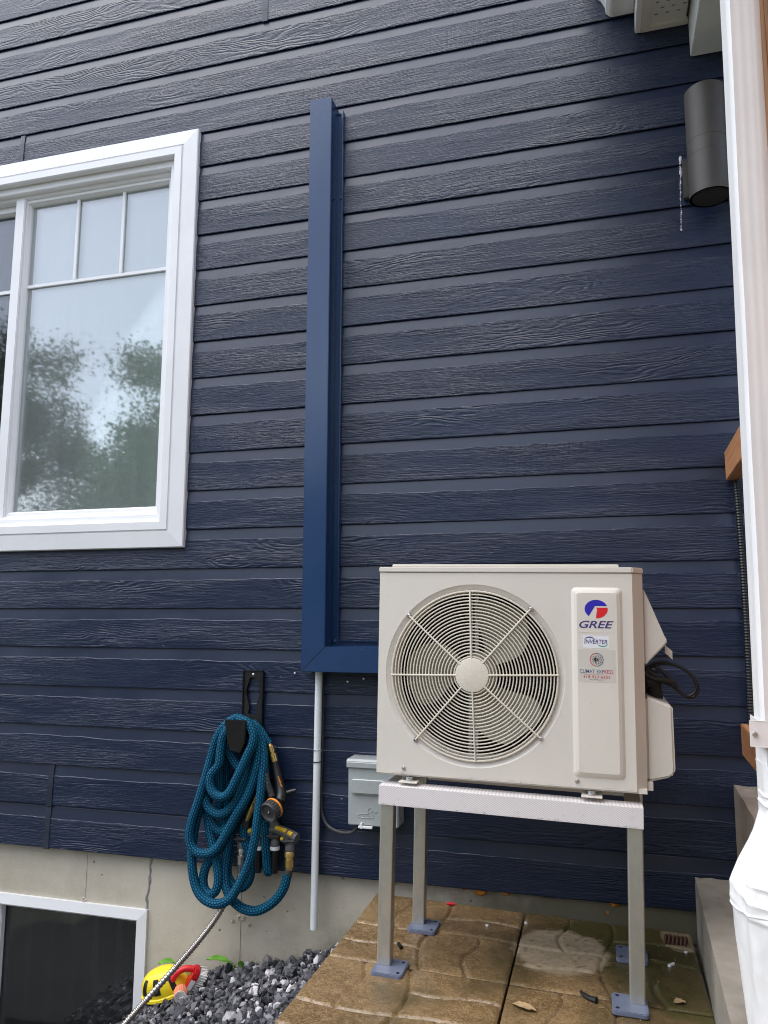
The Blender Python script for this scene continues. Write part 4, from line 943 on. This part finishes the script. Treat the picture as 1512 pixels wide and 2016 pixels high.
cx_, cz_, ea, eb = -.0125, .8765, .0270, .0222
E_ = lambda d: (cx_ + ea * math.cos(R(d)), cz_ + eb * math.sin(R(d)))
flat('emblem', [E_(d) for d in range(20, 236, 6)] + [(cx_ - .10 * ea, cz_ + .33 * eb)], y1_, M['ink_blue'])
flat('emblem', [(cx_ - .02 * ea, cz_ + .16 * eb), (cx_ + .985 * ea, cz_ + .16 * eb)] + [E_(d) for d in range(4, -96, -6)] + [(cx_ + .03 * ea, cz_ - .35 * eb), (cx_ + .10 * ea, cz_ - .05 * eb)], y1_, M['ink_red'])
def htext(name, body, x0, x1, z0, z1, mat, **kw): return text_mesh(name, body, x0 - HP[0], x1 - HP[0], z0 - HP[2], z1 - HP[2], y1_ - HP[1], mat, bp, **kw)
htext('lettering', 'GREE', -.0530, .0275, .8305, .8485, M['ink_navy'], shear=.30, bold=.018)
flat('inverter_sticker', rrect(-.0450, .0155, .7835, .8130, .0015, 2), yb_ - .0003, M['sticker_white'])
htext('lettering', 'INVERTER', -.0415, .0120, .7935, .8035, M['ink_navy'], shear=.18, bold=.012)
def arc(name, c, rx, rz, a0, a1, w, mat):
    P = [(c[0] + rx * math.cos(R(a0 + (a1 - a0) * i / 20)), c[1] + rz * math.sin(R(a0 + (a1 - a0) * i / 20))) for i in range(21)]
    Q = [(c[0] + (rx - w * math.sin(math.pi * i / 20) - .0003) * math.cos(R(a0 + (a1 - a0) * i / 20)), c[1] + (rz - w * math.sin(math.pi * i / 20) - .0003) * math.sin(R(a0 + (a1 - a0) * i / 20))) for i in range(21)]
    flat(name, P + Q[::-1], y1_, mat)
arc('emblem', (-.0290, .8010), .0125, .0095, 5, 172, .0026, M['ink_navy']); arc('emblem', (.0010, .7955), .0125, .0090, 185, 352, .0026, M['ink_green'])
flat('clear_sticker', rrect(-.0565, .0300, .7030, .7795, .002, 2), yb_ - .0003, M['sticker'])
for a0, m_ in ((90, 'ink_soft_red'), (270, 'ink_steel')):
    c_ = (-.0135, .7560); P = [(c_[0] + .0160 * math.cos(R(a0 + 180 * i / 20)), c_[1] + .0160 * math.sin(R(a0 + 180 * i / 20))) for i in range(21)]; Q = [(c_[0] + .0142 * math.cos(R(a0 + 180 * i / 20)), c_[1] + .0142 * math.sin(R(a0 + 180 * i / 20))) for i in range(21)]
    flat('emblem_ring', P + Q[::-1], y1_, M[m_])
flat('emblem', [(-.0145 + .0052 * math.cos(R(90 + 180 * i / 12)), .7560 + .0052 * math.sin(R(90 + 180 * i / 12))) for i in range(13)], y1_, M['ink_black'])
def stroke(x0, z0, x1, z1, w, mat):
    d = Vector((x1 - x0, z1 - z0)).normalized(); n_ = Vector((-d.y, d.x)) * w
    flat('emblem', [(x0 + n_.x, z0 + n_.y), (x0 - n_.x, z0 - n_.y), (x1 - n_.x * .4, z1 - n_.y * .4), (x1 + n_.x * .4, z1 + n_.y * .4)], y2_, mat)
for d in (105, 130, 155, 180, 205, 230, 255): stroke(-.0145 + .0062 * math.cos(R(d)), .756 + .0062 * math.sin(R(d)), -.0145 + .0118 * math.cos(R(d)), .756 + .0118 * math.sin(R(d)), .0007, M['ink_black'])
for d in (72, 36, 0, -36, -72):
    ex, ez = -.0120 + .0122 * math.cos(R(d)), .756 + .0122 * math.sin(R(d)); stroke(-.0120, .756, ex, ez, .0006, M['ink_black'])
    mx_, mz_ = -.0120 + .0080 * math.cos(R(d)), .756 + .0080 * math.sin(R(d))
    for e_ in (40, -40): stroke(mx_, mz_, mx_ + .0038 * math.cos(R(d + e_)), mz_ + .0038 * math.sin(R(d + e_)), .0005, M['ink_black'])
stroke(-.0135, .7435, -.0135, .7685, .0005, M['ink_black'])
htext('lettering', 'CLIMAT', -.0530, -.0180, .7240, .7325, M['ink_steel'], bold=.004)
htext('lettering', 'EXP', -.0135, .0030, .7240, .7325, M['ink_steel'], bold=.004); htext('lettering', 'RESS', .0040, .0245, .7240, .7325, M['ink_soft_red'], bold=.004)
stroke(-.0525, .7212, .0245, .7212, .0003, M['ink_soft_red'])
htext('lettering', '418 957-6555', -.0450, .0170, .7118, .7185, M['ink_soft_red'], bold=.012, spacing=1.15)
htext('lettering', 'RBQ: 5799-6602-01', -.0300, .0030, .7072, .7098, M['ink_black'])
# screws, feet and bolts
for x, z in ((-.488, .470), (-.063, .470)):
    mb = MB(); mb.lathe([(.0055, 0), (.0055, .0012), (.0040, .0034), (.0018, .0040), (.0016, .0026), (0, .0026)], (x, YF, z), (0, -1, 0), 14); hs2(mb).build('screw', M['steel'], hp)
for x in (-.475, -.030):
    mb = MB(); mb.prism([(-.512, .436), (-.512, .4395), (-.470, .4395), (-.455, .4515), (-.25, .4515), (-.235, .4395), (-.197, .4395), (-.197, .436), (-.23, .436), (-.25, .4485), (-.46, .4485), (-.475, .436)], x - .024, x + .024, 'x'); hs2(mb).build('foot', M['cream'], hp, bevel=.001)
    mb = MB(); mb.lathe([(.0165, 0), (.0165, .0022), (.0100, .0024), (.0100, .0090), (.0085, .0100), (0, .0100)], (x, -.491, .4396), (0, 0, 1), 20); hs2(mb).build('bolt', M['steel'], hp)
# right-hand side: sloping hood, valve cover, cables
mb = MB(); mb.prism([(.0975, .930), (.104, .920), (.146, .815), (.152, .804), (.150, .796), (.1045, .748), (.0975, .744)], -.452, -.265, 'y'); hs2(mb).build('side_hood', M['cream'], hp, bevel=.006, bseg=3)
mb = MB(); mb.box(.150, .167, -.40, -.397, .772, .792); mb.v = [(x, y, z - (x - .150) * .9) for x, y, z in mb.v]; hs2(mb).build('hood_tab', M['cream'], hp)
mb = MB(); mb.prism([(.0975, .668), (.106, .668), (.160, .650)] + [(.162, .505), (.160, .492), (.152, .484)] + [(.113, .473), (.0975, .471)], -.452, -.250, 'y'); hs2(mb).build('valve_cover', M['cream'], hp, bevel=.006, bseg=3)
mb = MB(); mb.box(.0975, .1105, -.46, -.24, .452, .4725); hs2(mb).build('side_plate', M['cream'], hp, bevel=.001)
mb = MB(); mb.tube([(.099, -.40, .700), (.115, -.39, .706), (.125, -.38, .690), (.122, -.37, .66)], .016, 12, n=5); mb.tube([(.099, -.37, .682), (.118, -.36, .685), (.132, -.35, .670), (.130, -.34, .64)], .014, 12, n=5); hs2(mb).build('insulated_pipe', M['black_soft'], hp)
mb = MB(); mb.tube([(.100, -.38, .728), (.139, -.38, .744), (.178, -.378, .741), (.214, -.376, .719), (.227, -.376, .690), (.216, -.378, .667), (.197, -.38, .667), (.168, -.38, .688), (.142, -.38, .707), (.105, -.38, .712)], .0042, 10, n=8)
mb.tube([(.100, -.39, .732), (.137, -.39, .750), (.170, -.388, .744), (.206, -.386, .724), (.221, -.386, .694), (.212, -.388, .674), (.190, -.39, .670), (.160, -.39, .692), (.120, -.385, .704)], .0032, 10, n=8); hs2(mb).build('cable', M['black'], hp)
mb = MB(); mb.tube([(.100, -.41, .722), (.116, -.41, .712), (.150, -.405, .707), (.172, -.40, .700)], .0055, 10, n=6); mb.tube([(.126, -.40, .738), (.148, -.40, .722), (.172, -.40, .698), (.180, -.40, .690)], .0050, 10, n=6)
for i in range(7): mb.lathe([(.0105, 0), (.0105, .003), (.008, .0035), (.008, .0055)], (.104 + .004 * i, -.40, .728 - .002 * i), (1, 0, -.4), 10)
hs2(mb).build('cable_gland', M['black'], hp)
rb = random.Random(11); D = []
for _ in range(210):
    x = rb.uniform(X0 + .01, X1 - .004); z = rb.uniform(ZB + .01, ZL - .01)
    if math.hypot(x - FC[0], z - FC[1]) < .232: continue
    if -.075 < x < .052 and .475 < z < .933:
        if rb.random() < .45 or abs(x + .0115) > .045: continue
        D.append((x, yb_ - .0006, z, rb.uniform(.0006, .0014)))
    else: D.append((x, YF, z, rb.uniform(.0006, .0016)))
for _ in range(60): D.append((rb.uniform(X0 + .02, X1), YF, ZB + rb.uniform(.002, .005), rb.uniform(.0010, .0018)))
droplets('rain_droplets', D, hp, HP)
rb = random.Random(12); droplets('rain_droplets', [(rb.uniform(-.55, .07), -.522, rb.choice((rb.uniform(.39, .43), .389)), rb.uniform(.0008, .0020)) for _ in range(110)], stand, ST)

# ------------------------------------------------------------------ wall lamp
WL = (.366, -.120, 2.10)
wl = empty('wall_lamp', WL); tag(wl, 'dark taupe cylinder wall lamp under the porch eave', 'wall lamp')
mb = MB()
for z0, z1 in ((.0, .1255), (.1262, .1718), (.1725, .340)):
    mb.lathe([(.059, z0), (.059, z1)], (0, 0, 0), (0, 0, 1), 48)
mb.lathe([(.0585, .3402), (.0555, .3440), (.0, .3450)], (0, 0, 0), (0, 0, 1), 48, smooth=False)
mb.lathe([(.059, -.0004), (.052, -.0004), (.051, .012)], (0, 0, 0), (0, 0, 1), 48, smooth=False); wb = mb.build('cylinder', M['lamp'], wl, fix=False)
mb = MB(); mb.lathe([(.0485, 0), (.0485, .004), (0, .006)], (0, 0, .003), (0, 0, 1), 32); mb.build('lens', M['lens'], wl)
mb = MB(); mb.box(-.062, .062, .088, .108, .055, .188); mb.build('back_plate', M['lamp'], wl, bevel=.003)
mb = MB(); mb.box(-.020, .020, .05, .09, .09, .15); mb.build('arm', M['lamp'], wl, bevel=.003)

# ------------------------------------------------------------------ right-hand edge: curb, concrete block, fence, downspout
ANG = R(-2.2)
cb = MB()
def curb_h(x, y): return .128 + .004 * noise.noise(Vector((x * 20, y * 12, 1)))
def curb_mesh(x0, x1, y0, y1, z0, z1, name, mat, loc, label, cat, rough=.003):
    mb = MB(); nx, ny = 8, 60
    mb.grid(lambda u, v: (x0 + (x1 - x0) * u, y0 + (y1 - y0) * v, z1 + rough * noise.noise(Vector((u * 4, v * 24, 1)))), nx, ny)
    def side(f, n1, n2): mb.grid(f, n1, n2)
    side(lambda u, v: (x0 - (1 - v) * .004 + rough * .5 * noise.noise(Vector((u * 30, v * 4, 7))) * (1 - v) * v * 4, y0 + (y1 - y0) * u, z0 + (z1 + rough * noise.noise(Vector((0, u * 24, 1))) - z0) * v), ny, 5)
    side(lambda u, v: (x1, y0 + (y1 - y0) * u, z0 + (z1 + rough * noise.noise(Vector((4, u * 24, 1))) - z0) * v), ny, 2)
    side(lambda u, v: (x0 + (x1 - x0) * u, y0, z0 + (z1 + rough * noise.noise(Vector((u * 4, 0, 1))) - z0) * v), nx, 2)
    side(lambda u, v: (x0 + (x1 - x0) * u, y1, z0 + (z1 + rough * noise.noise(Vector((u * 4, 24, 1))) - z0) * v), nx, 2)
    o = mb.build(name, mat, loc=loc, rot=(0, 0, ANG), fix=True); return tag(o, label, cat)
curb_mesh(0, .112, -2.0, -.004, -.30, .128, 'curb', M['curb'], (.236, -.012, 0), 'low grey concrete curb along the right edge of the patio', 'curb')
curb_mesh(0, .30, -2.0, -.004, -.30, .386, 'retaining_wall', M['block'], (.350, -.016, 0), 'brown concrete retaining wall top beneath the wooden fence', 'retaining wall', .005)
fn = empty('wood_fence', (.378, -.012, .39), (0, 0, ANG)); tag(fn, 'orange cedar fence behind the white downspout', 'fence')
for z0 in (.467, 1.255):
    mb = MB(); mb.box(0, .038, -1.9, -.004, z0 - .39, z0 + .087 - .39)
    mb.build('rail', M['lumber'], fn, bevel=.002)
for i in range(12):
    mb = MB(); y = -.36 - i * .142; mb.box(.0385, .057, y - .138, y, -.001, 2.24); mb.build('board', M['cedar'], fn, bevel=.002)
cc = MB()
path = [Vector((.402 + .004 * math.sin(i * .02), -.038, 1.250 - i * .0042)) for i in range(166)]
cc.tube(path, lambda i, t: .0100 if i % 2 else .0085, 12)
tag(cc.build('corrugated_conduit', M['black']), 'black corrugated conduit standing against the siding between two wood rails', 'conduit')
DS = (.2920, -.90, .13)
ds = empty('downspout', DS, (0, R(.75), 0)); tag(ds, 'white metal downspout wrapped at the foot, at the right edge', 'downspout')
# ribbed rectangular pipe
sec = []
hw, hd = .0305, .036
def rib(n_, a, b):
    out = []
    for i in range(n_ * 4):
        t_ = i / (n_ * 4); p = Vector(a).lerp(Vector(b), t_); d = (Vector(b) - Vector(a)).normalized(); nrm = Vector((d.y, -d.x)); out.append(p + nrm * .0006 * (.5 - .5 * math.cos(t_ * n_ * 6.2832)) * -1)
    return out
corners = [(-hw, -hd), (hw, -hd), (hw, hd), (-hw, hd)]
for a, b, k in ((0, 1, 3), (1, 2, 4), (2, 3, 3), (3, 0, 4)):
    A_ = Vector(corners[a]); B_2 = Vector(corners[b]); d = (B_2 - A_).normalized(); sec += rib(k, A_ + d * .006, B_2 - d * .006)
mb = MB(); NZ = 60; rows = []
for j in range(NZ + 1):
    z = .30 + 2.55 * j / NZ; w = 1 + .012 * noise.noise(Vector((0, 0, z * 2.3))); rows.append(mb.add([(p.x * w + .0012 * noise.noise(Vector((p.x * 30, p.y * 30, z * 3))), p.y * w, z) for p in sec]))
m = len(sec)
for a, b in zip(rows, rows[1:]):
    for k in range(m): mb.face((a + k, a + (k + 1) % m, b + (k + 1) % m, b + k), 0, True)
mb.build('pipe', M['alu_white'], ds)
# strap with its screw
mb = MB(); s2 = [(-.036, -.045), (.036, -.045), (.036, .045), (-.036, .045)]
mb.box(-.0350, .0350, -.0462, -.0440, .500, .545); mb.box(-.0352, -.0336, -.0440, .045, .500, .545); mb.box(.0336, .0352, -.0440, .045, .500, .545); mb.box(-.052, -.0350, -.0462, -.0445, .500, .545); mb.build('strap', M['alu_white'], ds, bevel=.0006)
mb = MB(); mb.lathe([(.0050, 0), (.0050, .001), (.0038, .003), (0, .0034)], (-.044, -.0462, .522), (0, -1, 0), 12); mb.build('screw', M['steel'], ds)
# crumpled white wrap that widens over the outlet and stands on the curb
def wrapf(u, v):
    a = u * 2 * math.pi; z = .47 * v
    k = lerp_tab([(0, .098), (.20, .105), (.235, .107), (.26, .103), (.30, .084), (.345, .060), (.385, .044), (.42, .0385), (.47, .0370)], z)
    ky = lerp_tab([(0, .090), (.24, .098), (.30, .080), (.345, .064), (.42, .049), (.47, .0465)], z)
    n_ = noise.noise(Vector((math.cos(a) * 2.2, math.sin(a) * 2.2, z * 9))) * .0035
    fold = .0026 * math.sin(a * 9 + 2 * noise.noise(Vector((a, z * 6, 2)))) * lerp_tab([(0, .5), (.22, .8), (.30, 1.6), (.36, .6), (.425, .1)], z)
    pl = 0.0
    for (zc, aw) in ((.262, .7), (.290, .9), (.238, .6)):
        pl += .0055 * math.exp(-((z - zc - .018 * math.sin(a + .4)) / .0045) ** 2) * max(0, math.cos(a - 4.6)) * aw
    cr = abs(noise.noise(Vector((math.cos(a) * 3.5, math.sin(a) * 3.5, z * 14 + 5)))) + .5 * abs(noise.noise(Vector((math.cos(a) * 8, math.sin(a) * 8, z * 30))))
    cr *= -.0042 * lerp_tab([(0, .25), (.18, .5), (.25, 1), (.36, 1), (.42, .5), (.47, .2)], z)
    rr = 1 + (n_ + fold + pl + cr) / .09
    e = lerp_tab([(0, 1.0), (.30, .9), (.40, .55), (.47, .40)], z)       # round below, rectangular where it grips the pipe
    sg = lambda q: math.copysign(abs(q) ** e, q)
    return (k * rr * sg(math.cos(a)) + .030 * (1 - v) ** .8 + .004, ky * rr * sg(math.sin(a)), z)
mb = MB(); mb.grid(wrapf, 160, 150); mb.build('outlet_wrap', M['alu_white'], ds)
mb = MB()
for zc, tl in ((.418, .10), (.398, -.06)): mb.tube([tuple(Vector(wrapf(i / 60, zc / .47)) * 1.0 + Vector((0, 0, tl * wrapf(i / 60, zc / .47)[0]))) for i in range(61)], .0034, 8, closed=True)
mb.build('wrap_band', M['alu_white'], ds)
mb = MB(); mb.tube([(wrapf(i / 60, .232 / .47 + .012 * math.sin(i * .35))[0] * 1.006, wrapf(i / 60, .232 / .47)[1] * 1.006, .226 + .004 * math.sin(i * .35)) for i in range(61)], .0016, 6, closed=True); mb.build('wrap_edge', M['alu_white'], ds)

# ------------------------------------------------------------------ things lying about
pd = empty('plastic_dome', (-1.362, -.10, gravel_h(-1.362, -.10))); tag(pd, 'yellow plastic dome tool with black stripes lying on the gravel by the wall', 'plastic dome')
pd.rotation_euler = (R(14), R(-16), R(8)); pd.location.z += .008; pd.scale = (1.25, 1.2, 1.15)
def domef(u, v):
    a = u * 2 * math.pi; b = v * math.pi / 2; return (.062 * math.cos(a) * math.cos(b) ** .7, .042 * math.sin(a) * math.cos(b) ** .7, .024 + .058 * math.sin(b))
mb = MB(); mb.grid(domef, 40, 14); mb.lathe([(.001, 0), (1.06, 0), (1.10, .05), (1.06, .14), (.98, .17)], (0, 0, 0), (0, 0, 1), 40)
k0 = len(mb.v) - 5 * 40
mb.v = [v if i < k0 else (v[0] * .062, v[1] * .042, .014 + v[2] * .07) for i, v in enumerate(mb.v)]; mb.build('shell', M['yellow_bright'], pd)
for u0, w in ((.63, .022), (.74, .024), (.86, .020)):
    mb = MB(); mb.grid(lambda u, v: tuple(Vector(domef(u0 - w + 2 * w * u, .12 + .5 * v)) * 1.0 + Vector((domef(u0, .4)[0], domef(u0, .4)[1], .03)).normalized() * .0014), 5, 10); mb.build('stripe', M['black'], pd, fix=False)
mb = MB(); mb.lathe([(0, 0), (.9, 0), (.98, .3), (.98, 1)], (0, 0, 0), (0, 0, 1), 32); mb.v = [(x * .060, y * .040, z * .015 - .002) for x, y, z in mb.v]; mb.build('base', M['black'], pd)

bz = gravel_h(-1.258, -.095)
br_ = empty('scrub_brush', (-1.258, -.095, bz + .012), (R(20), R(-60), R(10))); tag(br_, 'red plastic scrub brush with white bristles lying on the gravel', 'brush')
mb = MB(); mb.prism([(-.048, -.020), (-.036, -.026), (.036, -.026), (.050, -.016), (.050, .016), (.036, .026), (-.036, .026), (-.048, .020)], .022, .042, 'z'); mb.build('block', M['red'], br_, bevel=.004)
mb = MB(); mb.tube([(-.040, 0, .040), (-.044, 0, .062), (-.024, 0, .082), (.006, 0, .084), (.030, 0, .068), (.040, 0, .042)], .0095, 12, n=6); mb.build('handle', M['red'], br_)
mb = MB(); mb.prism(rrect(-.020, .024, -.0262, -.0262 + .0001, .00002, 1), .024, .040, 'z'); 
mb = MB(); b = mb.add([(-.018, -.0268, .025), (.022, -.0268, .025), (.022, -.0268, .040), (-.018, -.0268, .040)]); mb.face((b, b + 1, b + 2, b + 3)); mb.build('label', M['white_plastic'], br_, fix=False)
rb = random.Random(4); mb = MB()
for i in range(13):
    for j in range(7):
        x = -.042 + i * .007; y = -.019 + j * .0063; mb.tube([(x, y, .0222), (x * 1.12 + rb.uniform(-.002, .002), y * 1.2 + rb.uniform(-.002, .002), -.002 + rb.uniform(-.002, .003))], .0021, 5)
tag(mb.build('bristles', M['bristle'], br_), kind='stuff')

oc_ = empty('threaded_fitting', (-1.292, -.150, gravel_h(-1.292, -.15) + .022), (0, 0, 0)); tag(oc_, 'salmon orange threaded plastic cap between the yellow dome and the red brush', 'plastic cap')
ax = Vector((.45, -.85, -.10)).normalized()
mb = MB(); mb.lathe([(.0185, -.022), (.0200, -.020), (.0200, .014), (.0185, .016)], (0, 0, 0), ax, 24)
N_ = ax.orthogonal().normalized(); B_ = ax.cross(N_)
for i in range(24):
    q = N_ * math.cos(i * .2618) + B_ * math.sin(i * .2618); mb.tube([q * .0198 - ax * .018, q * .0198 + ax * .013], .0012, 5)
mb.build('body', M['salmon'], oc_)
mb = MB(); mb.lathe([(.0125, .010), (.0125, .0190), (.0190, .0190), (.0190, .0165)], (0, 0, 0), ax, 24); mb.build('white_ring', M['bristle'], oc_)

def leaf_mesh(mb, base, d, L, w, droop=.2, up=Vector((0, 0, 1))):
    d = Vector(d).normalized(); s_ = d.cross(up).normalized(); n_ = s_.cross(d)
    def f(u, v):
        e = (u - .5) * 2; ww = w * math.sin(math.pi * min(1, v * .92 + .06)) ** .8; p = Vector(base) + d * L * v + s_ * e * ww + n_ * (abs(e) * ww * .35 - droop * L * v * v)
        return tuple(p + Vector((0, 0, .004 * noise.noise(Vector((u * 5, v * 6, L * 99))))))
    mb.grid(f, 6, 10)
def weed(loc, leaves, label):
    e = empty('weed_plant', loc); tag(e, label, 'weed', 'weeds at the foot of the foundation')
    for (stem, d, L, w) in leaves:
        mb = MB(); leaf_mesh(mb, stem, d, L, w); mb.build('leaf', M['weed'], e, fix=False)
        mb = MB(); mb.tube([(0, 0, -.01), tuple(Vector(stem) * .5 + Vector((0, 0, .006))), stem], .0018, 6, n=4); mb.build('stem', M['weed'], e)
weed((-1.163, -.030, -.278), [((-.024, -.006, .026), (-.9, -.20, .25), .075, .020)], 'broad green weed leaf leaning against the concrete above the gravel')
weed((-1.146, -.030, -.280), [((.002, -.004, .012), (.05, -.3, 1), .034, .011)], 'tiny upright green sprout beside the concrete joint line')
weed((-.832, -.025, -.205), [((.0, -.01, .022), (.5, -.3, .55), .045, .013)], 'small green sprout at the corner of the patio slab')
weed((-1.372, -.060, -.345), [((.0, .01, .075), (-.5, -.4, .2), .055, .020), ((.03, .01, .070), (.9, -.4, -.15), .065, .018)], 'green leaves peeking out behind the yellow plastic dome')

def bit(name, mb, mat, label, cat, group=None, loc=(0, 0, 0), rot=(0, 0, 0)):
    return tag(mb.build(name, mat, loc=loc, rot=rot), label, cat, group)
mb = MB(); mb.tube([(-.010, 0, 0), (.010, 0, 0)], .0042, 10); bit('paper_tube', mb, M['white_plastic'], 'short white tube lying on the patio by the right curb', 'debris', loc=(.146, -.262, pz(.146) + .0035), rot=(0, 0, .9))
mb = MB(); mb.tube([(-.012, 0, 0), (.012, 0, 0)], .0045, 10); bit('wire_connector', mb, M['red'], 'small red cap on the patio behind the left rear leg', 'debris', loc=(-.455, -.055, pz(-.455) + .0040), rot=(0, 0, .1))
mb = MB(); mb.tube([(-.028, .006, 0), (-.018, 0, 0), (0, -.006, 0), (.020, -.008, .002)], lambda i, t: .0035 + .0035 * t, 8, n=4); bit('rubber_scrap', mb, M['black'], 'curved black rubber scrap on the patio by the front right leg', 'debris', loc=(-.048, -.500, pz(-.05) + .0045), rot=(0, 0, -.5))
mb = MB(); mb.tube([(-.011, 0, 0), (.009, 0, .002)], .0050, 10); bit('cable_stub', mb, M['black'], 'short black cable stub behind the left front foot plate', 'debris', loc=(-.527, -.388, pz(-.53) + .0045), rot=(0, 0, 2.2))
mb = MB()
for i in range(6): mb.tube([(-.026 + i * .010, -.013, .000), (-.024 + i * .010, -.006, .014), (-.022 + i * .010, .006, .015), (-.020 + i * .010, .014, .000)], .0042, 8, n=5)
bit('rusty_spring', mb, M['rust'], 'rusty brown coil lying on the patio corner by the curb', 'debris', loc=(.168, -.115, pz(.17) + .001), rot=(0, 0, -.05))
mb = MB(); leaf_mesh(mb, (0, 0, 0), (1, 0, .1), .028, .011, .1); bit('dead_leaf', mb, M['dry_leaf'], 'small tan dead leaf on the patio seam near the curb', 'leaf', loc=(.135, -.462, pz(.14) + .003), rot=(0, 0, .4))
mb = MB(); leaf_mesh(mb, (0, 0, 0), (1, 0, .04), .055, .013, .02); bit('dead_leaf', mb, M['dry_leaf'], 'flat pale dead leaf on the patio near the centre seam', 'leaf', loc=(-.215, -.585, pz(-.2) + .003), rot=(0, 0, -.35))
rb = random.Random(8)
mb = MB()
for i in range(60):
    x = rb.uniform(-.67, .19); y = rb.uniform(-.80, -.05); L = rb.uniform(.003, .014); a = rb.uniform(0, 3.14)
    mb.tube([(x, y, pz(x) + .0016), (x + L * math.cos(a), y + L * math.sin(a), pz(x) + .0018)], .0006, 5)
tag(mb.build('plant_debris', M['dry_leaf']), 'fine straw bits scattered over the patio slabs', 'debris', kind='stuff')
for (x, y, l) in ((-.228, -.118, 'tiny white chip on the patio seam'), (-.330, -.175, 'tiny white chip on the mossy left slab'), (.190, -.170, 'tiny white chip beside the curb base')):
    mb = MB(); mb.box(-.004, .004, -.003, .003, 0, .004); bit('paint_chip', mb, M['white_plastic'], l, 'debris', loc=(x, y, pz(x) + .001), rot=(0, 0, x * 30))
# orange expanding foam squeezed out under the bottom board
for (x, r_, l) in ((-.377, .020, 'round orange foam lump under the bottom board, the largest one'), (-.425, .006, 'tiny orange foam drip left of the large foam lump'), (-.300, .011, 'flat orange foam smear right of the large foam lump'), (.016, .013, 'orange foam lump between the right legs of the stand')):
    bm = bmesh.new(); bmesh.ops.create_icosphere(bm, subdivisions=3, radius=1)
    for v in bm.verts: v.co = Vector((v.co.x * r_, v.co.y * r_ * .6, v.co.z * r_ * .75)) * (1 + .18 * noise.noise(v.co * 2 + Vector((x * 50, 0, 0))))
    me = bpy.data.meshes.new('foam_lump'); bm.to_mesh(me); bm.free(); me.materials.append(M['foam'])
    for p_ in me.polygons: p_.use_smooth = True
    tag(link('foam_lump', me, loc=(x, .014, .026)), l, 'foam')
# screws left in the siding
for (x, z, l) in ((-.986, .664, 'bright screw head in the siding left of the blue corner'), (-.800, .641, 'small screw head in the siding under the blue cover, left one'), (-.745, .652, 'small screw head in the siding under the blue cover, right one')):
    mb = MB(); mb.lathe([(.0036, 0), (.0036, .001), (.002, .0018), (0, .0018)], (x, -.0128, z), (0, -1, 0), 10); bit('screw', mb, M['steel'], l, 'screw')

# ------------------------------------------------------------------ trees across the garden (four for the window's reflection, then an added row)
def tree(loc, H, CR, cz, seed, label, nleaf=42000, cone=False, big=1.0):
    e = empty('tree', loc); tag(e, label, 'tree', 'garden trees opposite the house'); rb = random.Random(seed)
    mb = MB(); top = Vector((rb.uniform(-.3, .3), rb.uniform(-.3, .3), H * .82)); mb.tube([(0, 0, -.1), (rb.uniform(-.1, .1), 0, H * .3), tuple(top * .7), tuple(top)], lambda i, t: .16 * (1 - t) + .02, 10, n=5)
    ends = []
    for i in range(22):
        t_ = rb.uniform(.28, .95); a = rb.uniform(0, 6.283); p0 = Vector((top.x * t_, top.y * t_, H * .82 * t_)); L = CR * rb.uniform(.55, 1.0) * ((1.15 - t_) if cone else 1.0)
        p2 = p0 + Vector((math.cos(a) * L, math.sin(a) * L, L * rb.uniform(.1, .6))); mb.tube([tuple(p0), tuple((p0 + p2) / 2 + Vector((0, 0, .12))), tuple(p2)], lambda k, q: .045 * (1 - q) + .008, 6, n=3); ends += [p2, (p0 + p2) / 2 + Vector((0, 0, .1))]
    mb.build('trunk', M['bark'], e)
    V = []; F = []
    cl = ends + [Vector((rb.gauss(0, CR * .45), rb.gauss(0, CR * .45), cz + rb.gauss(0, H * .16))) for _ in range(26)]
    for i in range(nleaf):
        c = rb.choice(cl); p = c + Vector((rb.gauss(0, .21), rb.gauss(0, .21), rb.gauss(0, .17))); L = rb.uniform(.035, .085) * big
        d = Vector((rb.gauss(0, 1), rb.gauss(0, 1), rb.gauss(-.3, .7))).normalized(); s_ = d.orthogonal().normalized(); s_ = Matrix.Rotation(rb.uniform(0, 6.28), 3, d) @ s_
        b = len(V); V += [tuple(p), tuple(p + d * L * .5 + s_ * L * .3), tuple(p + d * L), tuple(p + d * L * .5 - s_ * L * .3)]; F.append((b, b + 1, b + 2, b + 3))
    me = bpy.data.meshes.new('crown'); me.from_pydata(V, [], F); me.materials.append(M['leaf']); tag(link('crown', me, e), kind='stuff')
tree((-9.9, -8.0, GZ), 7.4, 1.5, 4.4, 31, 'tall leafy tree mirrored at the left of the window')
tree((-8.1, -8.8, GZ), 5.3, 1.7, 3.0, 32, 'lower broad tree mirrored across the middle of the window')
tree((-6.5, -8.0, GZ), 6.9, 1.0, 3.8, 33, 'slim tree mirrored at the right edge of the window')
tree((-12.6, -9.0, GZ), 6.4, 2.2, 3.6, 34, 'bushy tree mirrored beyond the window in the far garden')
for i, (x, y, H, CR, l) in enumerate(((-4.3, -9.6, 4.6, 1.5, 'rounded unseen tree added to darken the reflection in the blue line cover'), (-1.6, -9.8, 4.2, 1.6, 'low bushy unseen tree added straight behind the camera to darken wall reflections'), (1.1, -9.5, 4.8, 1.5, 'dense unseen tree added opposite the heat pump to cut frontal light'), (3.8, -9.8, 4.4, 1.6, 'bushy unseen tree on the fence side, last of the added light-blocking row'))):
    tree((x, y, GZ), H, CR, H * .42, 60 + i, l, 9000, big=2.6)  # unseen row, added to darken low reflections and dim the lower wall
